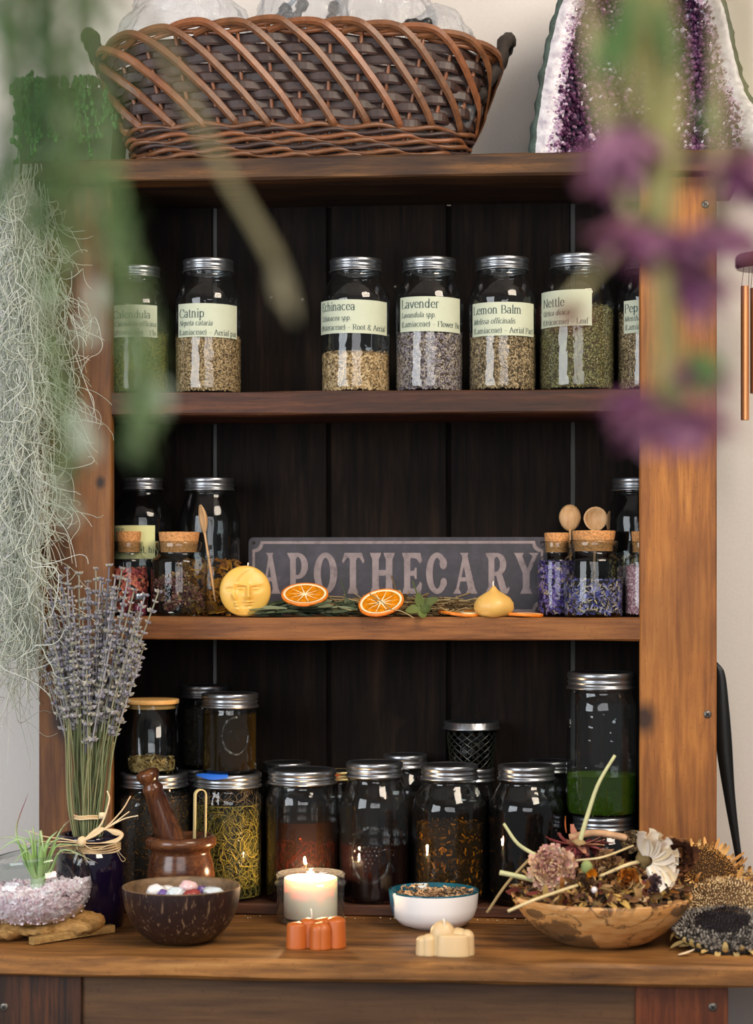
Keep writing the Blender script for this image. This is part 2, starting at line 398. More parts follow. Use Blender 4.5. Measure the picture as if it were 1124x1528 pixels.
# ------------------------------------------------------------------ setting: room, hutch, counter
Z = lambda rel: ZC+rel
ZS1, ZS2, ZB, ZT, ZTOP = Z(.267), Z(-.071), Z(-.502), Z(-.518), Z(.612)
XL, XLi = at(58, 800, 0).x, at(166, 800, 0).x
XRi, XR = at(955, 800, 0).x, at(1070, 800, 0).x
YB = .19
wallm = plain('painted_wall', '#c6c0ba', .9, nscale=220, var=.03, bmp=.12)
structure(MB().box((-3, .29, 0), (3, .39, 3.5)).build('wall_back', wallm, smooth=False), 'plain off-white painted wall behind the wooden hutch')
floorm = wood('floor_wood', ['#3d2a1a', '#5a3f28', '#6e5034', '#80603f'], 'x', 12, .5)
structure(MB().box((-3, -4.2, -.05), (3, .39, 0)).build('floor', floorm, smooth=False), 'brown wooden floor under the counter', 'floor')
structure(MB().box((-3, -4.2, 3.5), (3, .39, 3.55)).build('ceiling', wallm, smooth=False), 'plain white ceiling above the hutch', 'ceiling')

kR = at(960, 1072, 0); kL = at(96, 1072, 0)
stile_r = wood('stile_wood_light', ['#44240e', '#7d4b1e', '#9a6129', '#b27a3a'], 'z', 20, .55, stain=.45, stain_col='#5c3414', knots=[(kR.x, kR.z, .02)])
stile_l = wood('stile_wood_red', ['#2c170a', '#573316', '#704721', '#87592c'], 'z', 20, .55, stain=.45, stain_col='#35200f', knots=[(kL.x, kL.z, .022), (at(150, 720, 0).x, at(150, 720, 0).z, .008)])
shelf1m = wood('shelf_wood_red', ['#1a0d07', '#3c2012', '#54301b', '#6b4226'], 'x', 26, .6, stain=.4)
shelf2m = wood('shelf_wood_orange', ['#321a0b', '#653c1a', '#825126', '#9b6934'], 'x', 22, .6, stain=.45, stain_col='#3c2110')
topm = wood('top_board_wood', ['#150c07', '#2e1c10', '#4c3219', '#775028'], 'x', 20, .65, stain=.65, stain_col='#2b170b')  # wood colours darkened throughout, standing in for the basket's shadow
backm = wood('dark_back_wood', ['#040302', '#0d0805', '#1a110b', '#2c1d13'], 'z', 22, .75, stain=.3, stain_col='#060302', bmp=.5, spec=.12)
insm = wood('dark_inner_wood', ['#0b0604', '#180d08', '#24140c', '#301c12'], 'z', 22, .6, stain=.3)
h = thing('wooden_hutch', 'open wooden shelf hutch with dark plank back standing on the counter', 'shelf unit')
MB().plank((XL, 0, ZT), (XLi, .022, Z(.579)), .002, .0008, 40, 2).build('stile', stile_l, h, False, 'reddish brown left upright board with a dark knot')
MB().plank((XRi, 0, ZT), (XR, .022, Z(.579)), .002, .0008, 40, 2).build('stile', stile_r, h, False, 'orange brown right upright board with a dark knot')
for xa, xb in ((XL+.004, XL+.024), (XR-.024, XR-.004)):
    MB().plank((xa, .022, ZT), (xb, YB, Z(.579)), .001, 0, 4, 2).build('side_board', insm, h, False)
x0, x1 = at(30, 240, -.03).x, at(1112, 230, -.03).x
MB().plank((x0, -.032, Z(.579)), (x1, .2, ZTOP), .003, .002, 60, 0).build('top_board', topm, h, False, 'weathered thick top board, dark brown throughout')
MB().plank((XL+.024, .002, Z(.233)), (XR-.024, YB, ZS1), .002, .0015, 60, 0).build('shelf_board', shelf1m, h, False, 'reddish dark upper shelf board')
MB().plank((XL+.024, .002, Z(-.105)), (XR-.024, YB, ZS2), .002, .0018, 60, 0).build('shelf_board', shelf2m, h, False, 'orange brown lower shelf board')
MB().plank((XLi, .002, ZT), (XRi, YB, ZB), .002, .0012, 40, 0).build('bottom_board', shelf1m, h, False)
# trim stiles let the shelves sit between them: cut by depth only
joints = [at(px, 700, YB).x for px in (320, 491, 670, 855)]
xs = [XL+.004]+joints+[XR-.004]
for i in range(5):
    g = .0035
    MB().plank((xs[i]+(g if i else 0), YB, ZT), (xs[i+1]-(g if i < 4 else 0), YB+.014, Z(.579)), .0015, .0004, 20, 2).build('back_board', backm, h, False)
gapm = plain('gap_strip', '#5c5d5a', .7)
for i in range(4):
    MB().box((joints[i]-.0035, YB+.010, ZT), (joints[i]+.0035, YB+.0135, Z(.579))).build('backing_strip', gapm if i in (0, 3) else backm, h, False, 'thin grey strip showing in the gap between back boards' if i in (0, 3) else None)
screwm = plain('screw_steel', '#6f6a64', .4, .8); holem = plain('screw_slot', '#15110e', .8)
def screw(px, py, y, parent, r=.0058):
    p = at(px, py, y); T = Matrix.Translation(p) @ Matrix.Rotation(PI/2, 4, 'X')
    o = MB().lathe([(0, .0012), (r*.7, .0012), (r, .0004), (r, -.001)], 20, T).build('screw', screwm, parent)
    m = MB()
    for a in (R(45), R(-45)):
        m.box((-r*.62, -.0003, -r*.14), (r*.62, .0003, r*.14), Matrix.Translation(p+V3(0, -.0015, 0)) @ Matrix.Rotation(a, 4, 'Y'))
    m.build('screw_slot', holem, o, False)
screw(1053, 305, 0, h); screw(1056, 1066, 0, h)
# nail heads in the back boards
for px, py in ((405, 444), (451, 447), (590, 428)):
    p = at(px, py, YB); MB().ball(p, .003, 8, 6).build('nail', screwm, h)

# counter
YF = -.328
countm = wood('counter_wood', ['#38200f', '#704a24', '#946432', '#ae8048'], 'x', 15, .5, stain=.5, stain_col='#33200f', stretch=9)
apronm = wood('apron_wood', ['#2c1c10', '#47301c', '#563c24', '#684a2c'], 'x', 14, .6, stain=.35, stain_col='#3a2414')
legdm = wood('burnt_leg_wood', ['#120a06', '#20120a', '#4a2812', '#6d3f1d'], 'z', 26, .55, stain=.4, stain_col='#0e0805', stretch=22)
legrm = wood('red_leg_wood', ['#2b1208', '#522610', '#6b371a', '#7c4522'], 'z', 22, .5, stain=.3)
t = thing('wooden_counter', 'long reddish wooden counter under the hutch with plank apron', 'counter')
MB().plank((-.95, YF, Z(-.546)), (.95, .24, ZT), .004, .002, 80, 0).build('counter_top', countm, t, False)
ya = YF+.018
pl = at(122, 1500, ya).x; pr = at(948, 1500, ya).x; pe = at(1087, 1500, ya).x; pq = at(-24, 1500, ya).x
MB().plank((pq, ya, .0), (pl, ya+.05, Z(-.546)), .002, .0006, 20, 2).build('leg', legdm, t, False, 'dark striped front leg board')
MB().plank((pr, ya, .0), (pe, ya+.05, Z(-.546)), .002, .0006, 20, 2).build('leg', legrm, t, False, 'reddish front leg board')
for xx in (pq, pe-.09):
    MB().plank((xx, .17, 0), (xx+.09, .22, Z(-.546)), .002, 0, 4, 2).build('leg', legdm, t, False)
MB().plank((pl, ya+.006, Z(-.80)), (pr, ya+.028, Z(-.546)), .002, .0008, 20, 0).build('apron', apronm, t, False)
screw(1064, 1503, ya, t); screw(6, 1503, ya, t)

# ------------------------------------------------------------------ jars
metal = plain('zinc_lid', '#8f9296', .30, .95); metal2 = plain('lid_top_metal', '#4a4c50', .38, .9)
goldl = plain('brass_lid', '#a89a6a', .35, .9)
glass = thin_glass('clear_glass', '#f4f7f6', '#87918e', wobble=.35, haze=.003, refl=1.3)
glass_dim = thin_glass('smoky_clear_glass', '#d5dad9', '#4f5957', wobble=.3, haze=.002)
paper = plain('label_paper', '#b6bba4', .75, nscale=60, var=.04); ink = plain('label_ink', '#2a4040', .8); inkg = plain('label_ink_grey', '#5a665c', .8)
corkm = plain('cork', '#b9814c', .85, nscale=330, var=.5, bmp=.5)
def prof_fn(Rb, rn, H, lidh, sh):
    nz = H-lidh-.10*H*.25
    z1 = nz-sh
    def f(z):
        if z < .05*H: return Rb*(.86+.14*math.sqrt(max(0, 1-(1-z/(.05*H))**2)))
        if z < z1: return Rb
        if z < nz: u = (z-z1)/(nz-z1); return rn+(Rb-rn)*(.5+.5*math.cos(PI*u))**.62
        return rn
    return f, z1, nz
GLS = {}
def jar(name, label, px, top, lw, bw, y, z0, lidf=.24, shf=.22, glassm=None, lidm=None, group=None, cat='jar', lidtop=None, tall=None):
    p = at(px, (top+HOR)/2, y); k = mpp(p)
    te = top+lw/2*abs(HOR-top)/2900; zt = at(px, te, y).z
    H = zt-z0; Rb = bw/2*k; rl = lw/2*k; rn = rl*.93; lidh = lidf*lw*k
    f, z1, nz = prof_fn(Rb, rn, H, lidh, shf*H)
    rot = facing(p); th = thing(name, label, cat, (p.x, p.y, z0), rot, group)
    zs = [0, .003*H, .008*H, .02*H, .035*H, .05*H]+[.05*H+(z1-.05*H)*i/4 for i in range(1, 5)]+[z1+(nz-z1)*i/10 for i in range(1, 11)]
    prof = [(0, .004*H), (Rb*.6, .004*H), (Rb*.80, .0)]+[(f(z), z) for z in zs[1:]]
    # threaded neck under the band
    prof += [(rn, nz+.002), (rn*1.04, nz+.004), (rn, nz+.006), (rn, H-.003)]
    MB().lathe(prof, 48).build('glass_body', glassm or glass, th)
    b = MB(); lm = lidm or metal
    r = rl; h0 = H-lidh
    kn = lambda a, z: (1+.012*(math.cos(a*80) > 0) if z > h0+lidh*.62 and z < H-.0003 else 1)
    b.lathe([(r*.95, h0+.0005), (r*1.01, h0), (r*1.02, h0+lidh*.09), (r*.985, h0+lidh*.18), (r*.945, h0+lidh*.28), (r*.985, h0+lidh*.36), (r*.985, h0+lidh*.46), (r*.945, h0+lidh*.56), (r*.98, h0+lidh*.64), (r*.985, h0+lidh*.93), (r*.955, H), (r*.86, H), (r*.84, H-.0012)], 160 if lw > 60 else 100, mod=kn)
    b.build('screw_band', lm, th, True)
    MB().lathe([(0, H-.0014), (r*.7, H-.0014), (r*.72, H-.0008), (r*.84, H-.0008), (r*.85, H-.003)], 48).build('lid_disc', lidtop or metal2, th)
    return dict(t=th, x=p.x, y=p.y, z=z0, R=Rb, r=rn, H=H, f=f, rot=rot, k=k, px=px, z1=z1, nz=nz, rl=rl)
def zof(J, py): return at(J['px'], py, J['y']-J['R']*.9).z-J['z']
def zmid(J, py): return at(J['px'], py, J['y']).z-J['z']
def paper_label(J, xa, xb, ya, yb, lines, tilt=0, mat=None, Rk=1.006):
    """paper label on the jar between photo columns xa..xb and rows ya..yb"""
    Rr = J['R']*Rk; k = J['k']
    aa = math.asin(max(-.985, min(.985, (xa-J['px'])*k/Rr))); ab = math.asin(max(-.985, min(.985, (xb-J['px'])*k/Rr)))
    za, zb = zof(J, ya), zof(J, yb)
    sl = tilt
    def pl(dr):
        def g(s, z):
            a = aa+s/Rr; zz = z+sl*s
            return V3((Rr+dr)*math.sin(a), -(Rr+dr)*math.cos(a), zz)
        return g
    W = (ab-aa)*Rr; n = 24; m = MB(); g = pl(0); vs = []
    for i in range(n+1): vs += [g(W*i/n, zb), g(W*i/n, za)]
    m.add(vs, [(2*i, 2*i+2, 2*i+3, 2*i+1) for i in range(n)])
    lab = m.build('paper_label', mat or paper, J['t'])
    tx = MB(); g2 = pl(.0004)
    for (txt, py, size, slant, x0, sq) in lines:
        write(tx, txt, x0*k, zof(J, py), size*k, g2, slant, 1.15, W-.001, sq)
    if tx.v: tx.build('lettering', ink, lab, False)
    return lab
def fill_flakes(J, name, label, cat, htop, n, size, asp, mat, basem, dome=.002, rk=.955, jumble=.5, ang=115, group=None, top=True):
    """granular herb filling the jar up to local height htop"""
    f = J['f']; m = MB(); m.cur = 0
    prof = [(0, .006)]+[(f(z)*(rk-.02), z) for z in np.linspace(.006, htop, 12)]+[(f(htop)*.6, htop+dome), (0, htop+dome*1.5)]
    m.lathe(prof, 36)
    a = RNG.uniform(-R(ang), R(ang), n); z = RNG.uniform(.005, htop+dome*.5, n); rr = np.array([f(q) for q in z])*(rk+RNG.uniform(-.012, .012, n))
    nr = np.stack([np.sin(a), -np.cos(a), np.zeros(n)], 1); c = nr*rr[:, None]; c[:, 2] = z
    tg = np.stack([np.cos(a), np.sin(a), np.zeros(n)], 1); up = np.zeros((n, 3)); up[:, 2] = 1
    th = RNG.uniform(0, PI, n)[:, None]; til = RNG.normal(0, jumble*.5, n)[:, None]
    u = tg*np.cos(th)+up*np.sin(th); v = -tg*np.sin(th)+up*np.cos(th); v = v*np.cos(til)+nr*np.sin(til)
    s = size*RNG.uniform(.6, 1.3, n)[:, None]; m.cur = 1
    m.quads(c, u*s, v*s*asp)
    if top:
        k = n//4; a = RNG.uniform(0, 2*PI, k); r0 = f(htop)*rk*np.sqrt(RNG.uniform(0, 1, k))
        c = np.stack([r0*np.cos(a), r0*np.sin(a), htop+dome+RNG.uniform(-.001, .002, k)], 1)
        d = RNG.normal(0, 1, (k, 3)); d[:, 2] *= .4; d /= np.linalg.norm(d, axis=1)[:, None]; e = np.cross(d, np.array([0, 0, 1.])+RNG.normal(0, .4, (k, 3))); e /= np.linalg.norm(e, axis=1)[:, None]
        m.quads(c, d*size, e*size*asp)
    o = m.build(name, [basem, mat], None, False, loc=(J['x'], J['y'], J['z']), rot=J['rot'])
    return tag(o, label, cat, group, 'stuff')
def fill_liquid(J, name, label, htop, mat, rk=.965):
    f = J['f']; m = MB()
    prof = [(0, .005)]+[(f(z)*rk, z) for z in np.linspace(.005, htop-.001, 14)]+[(f(htop)*(rk+.004), htop), (f(htop)*.9, htop-.0006), (0, htop-.0006)]
    m.lathe(prof, 48); o = m.build(name, mat, None, True, loc=(J['x'], J['y'], J['z']), rot=J['rot'], sharp=R(50)); return tag(o, label, 'liquid', kind='stuff')
def fill_strands(J, name, label, cat, h0, h1, n, ln, rad, mat, curl=1.0, rk=(.6, .95), seg=7):
    f = J['f']; m = MB()
    for i in range(n):
        a = rnd(-R(110), R(110)); z = rnd(h0, h1); r = f(z)*rnd(*rk); p = V3(r*math.sin(a), -r*math.cos(a), z)
        tgt = V3(math.cos(a), math.sin(a), 0); d = (tgt*rnd(-1, 1)+V3(0, 0, rnd(-1, 1))).normalized(); bend = rnd(-1, 1)*curl; pts = [p]
        nrm = V3(math.sin(a), -math.cos(a), 0)
        for k in range(seg):
            d = Matrix.Rotation(bend*.45+rnd(-.2, .2), 3, nrm) @ d; p = p+d*ln/seg
            rr = math.hypot(p.x, p.y); mx = f(min(max(p.z, .004), J['H']))*.955
            if rr > mx: p.x *= mx/rr; p.y *= mx/rr
            p.z = min(max(p.z, .006), h1+.006); pts.append(p.copy())
        m.tube(pts, rad*rnd(.6, 1.2), 3, cap=False)
    o = m.build(name, mat, None, True, loc=(J['x'], J['y'], J['z']), rot=J['rot']); return tag(o, label, cat, kind='stuff')

dark_base = plain('dark_filling', '#1d160e', .9); mid_base = plain('herb_filling', '#4a3a24', .95, nscale=260, var=.6)
# ---- upper shelf: labelled mason jars
hcat = herb('cut_catnip', ['#3a2a1a', '#7d6440', '#ab8c60', '#d0b48a', '#8d7450']); hech = herb('cut_root', ['#40301c', '#93744a', '#c8a474', '#e2c69a', '#86683f'])
hlav = herb('lavender_buds', ['#38303c', '#6a6070', '#968a92', '#c0b09a', '#7c6f62']); hlem = herb('lemon_balm_leaf', ['#382c1e', '#786244', '#a58c66', '#c8ae86', '#5e4e36'])
hnet = herb('nettle_leaf', ['#2c2c18', '#585834', '#7f7c4a', '#a09a6a', '#444428']); hcal = herb('calendula_petal', ['#2b2b14', '#4f5a24', '#7a7a34', '#937c3a'])
S1Y = .072
upper = [
 ('Calendula', 205, 394, 68, 96, 455, 503, 168, 234, .46, 'calendula_petals', hcal, 'Calendula officinalis', [('Calendula', 475, 1.55, 0, 3, 1), ('Calendula officinalis', 487, 1.0, .22, 6, .95), ('(Asteraceae) - Flower', 500, 1.0, 0, 6, .95)], 'half-hidden mason jar labelled Calendula behind the green sprigs', 0),
 ('Catnip', 311, 383, 76, 100, 452, 502, 267, 353, .41, 'cut_catnip', hcat, '', [('Catnip', 473, 1.75, 0, 4, 1), ('Nepeta cataria', 485, 1.05, .22, 4, .95), ('(Lamiaceae) - Aerial parts', 499, 1.12, 0, 3, .95)], 'tall mason jar labelled Catnip with tan cut herb', -.02),
 ('Echinacea', 531, 382, 78, 104, 446, 496, 478, 577, .28, 'cut_echinacea_root', hech, '', [('Echinacea', 462, 1.7, 0, 10, .95), ('Echinacea spp.', 477, 1.05, .15, 10, .95), ('(Asteraceae) - Root & Aerial parts', 491, 1.12, 0, 8, .95)], 'mason jar labelled Echinacea, only a third full of coarse tan root', -.02),
 ('Lavender', 641, 381, 80, 102, 442, 494, 598, 686, .43, 'lavender_buds', hlav, '', [('Lavender', 459, 1.75, 0, 4, 1), ('Lavandula spp.', 473, 1.05, .15, 4, .95), ('(Lamiaceae) - Flower Buds', 487, 1.12, 0, 4, .95)], 'mason jar labelled Lavender full of grey violet buds', -.015),
 ('Lemon', 750, 380, 79, 102, 451, 501, 706, 796, .41, 'cut_lemon_balm', hlem, '', [('Lemon Balm', 468, 1.65, 0, 3, 1), ('Melissa officinalis', 483, 1.08, .22, 4, .95), ('(Lamiaceae) - Aerial Parts', 497, 1.12, 0, 4, .95)], 'mason jar labelled Lemon Balm full of brownish cut leaf', 0),
 ('Nettle', 861, 376, 80, 113, 433, 487, 809, 883, .60, 'cut_nettle', hnet, '', [('Nettle', 457, 1.75, 0, 7, 1), ('Urtica dioica', 470, 1.05, .22, 7, .95), ('(Urticaceae) - Leaf', 484, 1.12, 0, 6, .95)], 'widest upper mason jar, labelled Nettle, with olive green leaf', .01),
 ('Peppermint', 972, 378, 80, 102, 447, 496, 932, 1006, .56, 'cut_peppermint', hlem, '', [('Peppermint', 465, 1.75, 0, 2, 1), ('Mentha piperita', 478, 1.05, .22, 2, .95), ('(Lamiaceae) - Leaf', 491, 1.12, 0, 3, .95)], 'mason jar labelled Peppermint, half hidden by the right upright', 0)]
for (nm, px, top, lw, bw, la, lb, xa, xb, fr, hn, hm, _, lines, lab, tilt) in upper:
    J = jar('mason_jar', lab, px, top, lw, bw, S1Y, ZS1, .25, .20)
    paper_label(J, xa, xb, la, lb, lines, tilt)
    asp = {'Echinacea': .35, 'Catnip': .45, 'Lavender': .42}.get(nm, .45); sz = {'Echinacea': .0022, 'Catnip': .0013, 'Lavender': .0017, 'Lemon': .0016, 'Nettle': .0012}.get(nm, .0014)
    fill_flakes(J, hn, {'cut_echinacea_root': 'coarse tan root pieces in the jar labelled Echinacea', 'lavender_buds': 'grey violet buds in the jar labelled Lavender', 'cut_catnip': 'fine tan herb in the jar labelled Catnip', 'cut_lemon_balm': 'brownish cut leaf in the jar labelled Lemon Balm', 'cut_nettle': 'olive green leaf in the jar labelled Nettle', 'cut_peppermint': 'cut leaf in the jar by the right upright labelled Peppermint', 'calendula_petals': 'dull green filling in the jar behind the green sprigs'}[hn], 'herbs', J['H']*fr, 8000 if sz < .0015 else 4500, sz, asp, hm, mid_base, .004)

# ---- middle shelf
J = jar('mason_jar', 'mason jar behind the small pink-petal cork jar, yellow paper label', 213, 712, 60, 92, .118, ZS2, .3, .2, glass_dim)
ypap = plain('yellow_label_paper', '#c9c98f', .8)
paper_label(J, 172, 231, 784, 834, [('rose', 795, 1.3, 0, 1, 1), ('petal, hips', 825, 1.25, 0, 30, 1)], 0, ypap)
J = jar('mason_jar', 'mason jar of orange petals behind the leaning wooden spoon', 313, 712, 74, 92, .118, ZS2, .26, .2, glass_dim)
hpet = herb('orange_petals', ['#4a2a0a', '#a3641a', '#c98a2c', '#7a3a16', '#d9a040'])
fill_flakes(J, 'orange_petals', 'dried orange petals in the jar behind the leaning spoon', 'petals', J['H']*.37, 420, .0055, .6, hpet, dark_base, .004, jumble=1.2)
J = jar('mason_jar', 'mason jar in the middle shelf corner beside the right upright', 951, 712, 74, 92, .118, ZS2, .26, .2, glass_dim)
fill_flakes(J, 'pale_dried_bits', 'pale dried bits in the corner jar by the right upright', 'herbs', J['H']*.42, 500, .003, .5, herb('pale_bits', ['#5a4a2a', '#a08850', '#c9b070']), dark_base)
clearm = thin_glass('cork_jar_glass', '#eef2f2', '#7d8a88', wobble=.15)
def cork_jar(label, px, ctop, cw, gtop, bw, y, z0, corkh=.013, bot=None):
    p = at(px, 850, y); k = mpp(p); H = at(px, gtop, y).z-z0; Rb = bw/2*k; rn = cw/2*k*1.12
    rot = facing(p); th = thing('cork_jar', label, 'jar', (p.x, p.y, z0), rot)
    nh = .26*H
    f = lambda z: Rb*(.93+.07*min(1, z/.006)) if z < H-nh-.004 else (rn*.94+(Rb-rn*.94)*max(0, min(1, (H-nh*.72-z)/(nh*.3))) ** .6)
    prof = [(0, .003), (Rb*.7, .003), (Rb*.8, 0), (Rb*.93, .0006), (Rb*.99, .004), (Rb, .008)]+[(Rb, z) for z in (H*.3, H-nh*1.1)]+[(Rb*.985, H-nh*1.0), (Rb*.93, H-nh*.86), (rn*.95, H-nh*.72), (rn*.94, H-nh*.5), (rn, H-nh*.42), (rn*1.02, H-nh*.3), (rn*1.02, H-.002), (rn*.99, H), (rn*.92, H-.001), (rn*.88, H-nh*.5)]
    MB().lathe(prof, 44).build('glass_body', clearm, th)
    ct = at(px, ctop, y).z-z0; r = cw/2*k
    MB().lathe([(0, H-nh*.55), (r*.86, H-nh*.55), (r*.9, H-nh*.2), (r*.98, ct-.0015), (r*.96, ct), (0, ct)], 36, mod=lambda a, z: 1+.012*math.sin(a*7+z*900)).build('cork', corkm, th, True, sharp=R(50))
    return dict(t=th, x=p.x, y=p.y, z=z0, R=Rb, r=rn, H=H, f=f, rot=rot, k=k, px=px)
JA = cork_jar('small cork jar of pink petals by the left upright', 192, 793, 38, 808, 56, .062, ZS2)
fill_flakes(JA, 'pink_petals', 'pink red petals in the small left cork jar', 'petals', JA['H']*.60, 420, .0042, .6, herb('pink_petal', ['#5c1a20', '#8e3038', '#b85a50', '#c9785a', '#6e2a20']), dark_base, jumble=1.2)
JB = cork_jar('cork jar of dried rosebuds beside the leaning spoon', 267, 794, 62, 808, 84, .05, ZS2)
budm = herb('rose_bud', ['#3a1a1c', '#6a343a', '#8c6a52', '#7a4a50', '#a88a64', '#4a4a2a'])
def bud_mesh(m, c, r, seed):
    for i in range(26):
        zc = 1-2*(i+.5)/26; ph = i*2.4+seed; d = V3(math.sqrt(1-zc*zc)*math.cos(ph), math.sqrt(1-zc*zc)*math.sin(ph), zc)
        m.petal(Vector(c)+d*r*.35, (d+V3(0, 0, .5)).normalized(), d, r*.85, r*.55, .5, .3, 3)
def buds(J, hmax, n, r, name, label, group, mat):
    k = 0
    for i in range(n):
        a = rnd(-R(80), R(80)); z = .008+r+(hmax-.008-r)*((i*.618) % 1); rr = J['R']*.93-r*1.02
        m = MB(); bud_mesh(m, (0, 0, 0), r, i)
        q = Matrix.Rotation(J['rot'], 3, 'Z') @ V3(rr*math.sin(a), -rr*math.cos(a), z)
        o = m.build(name, mat, None, True, loc=(J['x']+q.x, J['y']+q.y, J['z']+q.z)); o.rotation_euler = (rnd(-1, 1), rnd(-1, 1), rnd(0, 6)); tag(o, label, 'bud', group)
buds(JB, JB['H']*.58, 20, .0085, 'rose_bud', 'dried rosebud inside the cork jar beside the leaning spoon', 'dried rosebuds in the left cork jar', budm)
JC = cork_jar('cork jar of violet petals nearest the tin sign', 831, 795, 38, 808, 56, .085, ZS2)
hvio = herb('violet_petal', ['#1a1238', '#3a2a6e', '#5a4694', '#8a78b0', '#b0966a'])
fill_flakes(JC, 'violet_petals', 'violet petals in the cork jar nearest the sign', 'petals', JC['H']*.70, 700, .0034, .5, hvio, dark_base, jumble=1.2)
JD = cork_jar('large cork jar of blue cornflower petals in front', 886, 792, 66, 806, 90, .05, ZS2)
hcor = herb('cornflower_petal', ['#181a3a', '#34387a', '#5a5e9e', '#8a86a8', '#b0a080', '#2a2440'])
fill_flakes(JD, 'cornflower_petals', 'blue and tan cornflower petals in the large cork jar', 'petals', JD['H']*.40, 900, .0036, .3, hcor, dark_base, .008, jumble=1.4, rk=.93)
JE = cork_jar('cork jar of pink salt partly behind the right upright', 962, 793, 40, 808, 60, .052, ZS2)
fill_flakes(JE, 'pink_salt', 'pinkish white grains in the jar by the right upright', 'salt', JE['H']*.66, 1500, .0011, .9, herb('pink_grain', ['#8a5a62', '#c09098', '#e0c4c4', '#d4aab0']), plain('salt_base', '#9a6a72'))
# vial
p = at(209, 918, .018); k = mpp(p); th = thing('small_vial', 'tiny glass vial with silver screw cap beside the lavender', 'vial', (p.x, p.y, ZS2), facing(p))
Hv = at(209, 885, .018).z-ZS2
MB().lathe([(0, .001), (.009, 0), (.0096, .002), (.0096, Hv-.014), (.007, Hv-.011), (.007, Hv-.001)], 24).build('glass_body', clearm, th)
MB().lathe([(.0088, Hv-.0105), (.0092, Hv-.010), (.0088, Hv-.007), (.0092, Hv-.0055), (.0092, Hv-.001), (.0086, Hv), (0, Hv)], 30).build('screw_cap', metal, th)
tag(MB().lathe([(0, .0015), (.0088, .0015), (.0088, Hv-.018), (0, Hv-.017)], 20).build('vial_petals', herb('vial_fill', ['#5c1a30', '#7a3048']), None, loc=(p.x, p.y, ZS2)), 'crimson filling inside the tiny vial', 'petals', kind='stuff')
# spoons
spoonm = wood('spoon_wood', ['#a87c4c', '#c09466', '#cca476', '#d8b488'], 'z', 30, .5, stain=.1, stain_col='#a06a38', bmp=.1)
def spoon(label, base, tip, bw, bl, turn, hw=.0028, y_face=None, gentle=.25):
    """wooden spoon: handle end at base, bowl end at tip"""
    base, tip = Vector(base), Vector(tip); ax = (tip-base); Ls = ax.length; zq = ax.normalized()
    f0 = V3(0, -1, 0); f0 = Matrix.Rotation(turn, 3, zq) @ (f0-zq*f0.dot(zq)).normalized(); xq = f0.cross(zq)
    M = Matrix((xq, f0*-1, zq)).transposed().to_4x4(); M.translation = base
    th = thing('wooden_spoon', label, 'spoon', base); m = MB(); n = 12; zb = Ls-bl
    # bowl: shallow cup (outer and inner surface)
    vs = []; ns = 20; rings = 6
    for side in (0, 1):
        for i in range(rings+1):
            q = i/rings
            for j in range(ns):
                a = 2*PI*j/ns; x = q*bw/2*math.cos(a)*(1-.12*max(0, -math.sin(a))); zz = zb+bl/2+q*bl/2*math.sin(a); y = (1-q*q)*bw*gentle+(0 if side else .0014)
                vs.append(V3(x, y, zz))
    fs = []
    o = (rings+1)*ns
    for s_ in (0, 1):
        for i in range(rings):
            for j in range(ns):
                k = (j+1) % ns; A = s_*o+i*ns
                fs.append((A+j, A+k, A+ns+k, A+ns+j) if s_ else (A+j, A+ns+j, A+ns+k, A+k))
    for j in range(ns):
        k = (j+1) % ns; fs.append((rings*ns+j, o+rings*ns+j, o+rings*ns+k, rings*ns+k))
    m.add([M @ v-base for v in vs], fs); m.build('bowl', spoonm, th)
    hd = MB().tube([M @ V3(0, .0008, z)-base for z in np.linspace(0, zb+bl*.08, 10)], [hw*(1+.25*math.sin(q*PI)) if q < .99 else hw*1.3 for q in np.linspace(0, 1, 10)], 8, .55).build('handle', spoonm, th)
    return th
def glass_loop(J, c):
    # glass ring on the jar that holds its spoon; c in world
    q = Matrix.Rotation(-J['rot'], 3, 'Z') @ (Vector(c)-V3(J['x'], J['y'], J['z']))
    m = MB(); m.tube([q+V3(math.cos(a)*.0085, math.sin(a)*.0085, 0) for a in np.linspace(0, 2*PI, 25)], .0022, 8, cap=False)
    m.build('spoon_loop', clearm, J['t'])
b0, t0 = at(321, 898, .045), at(298, 753, .06)
spoon('wooden spoon leaning beside the rosebud cork jar, seen edge on', b0, t0, .028, .046, R(-62))
glass_loop(JB, b0+(t0-b0)*.46)
b1, t1 = at(852, 888, .128), at(850.5, 753, .15); spoon('wooden spoon showing its rounded back, left of the right pair', b1, t1, .034, .042, PI)
glass_loop(JC, b1+(t1-b1)*.25)
b2, t2 = at(886, 888, .112), at(889.5, 756, .125); spoon('wooden spoon showing its hollow bowl above the cornflower jar', b2, t2, .037, .038, 0)
glass_loop(JD, b2+(t2-b2)*.25)

# ---- sign
signm, nt, b = newmat('sign_tin')
v = coords(nt); f = noise_tex(nt, v, 30, 6, .7); r = ramp(nt, [(.3, '#1f1b20'), (.5, '#2c272d'), (.66, '#3a333c'), (.78, '#564c56')]); L(nt, f, r.inputs[0])
L(nt, r.outputs[0], b.inputs['Base Color']); b.inputs['Roughness'].default_value = .55
letm, nt, b = newmat('sign_paint'); v = coords(nt); f = noise_tex(nt, v, 45, 7, .7); r = ramp(nt, [(.3, '#4a4042'), (.45, '#7a6b6a'), (.7, '#8c7c7a')]); L(nt, f, r.inputs[0])
L(nt, r.outputs[0], b.inputs['Base Color']); b.inputs['Roughness'].default_value = .6
SY = .14
pa, pb = at(371, 802, SY), at(817, 909, SY)
sx0, sx1 = pa.x, pb.x; sz1 = pa.z; sz0 = ZS2
sg = thing('tin_sign', 'dark grey tin sign reading APOTHECARY in pale worn letters', 'sign', ((sx0+sx1)/2, SY, sz0))
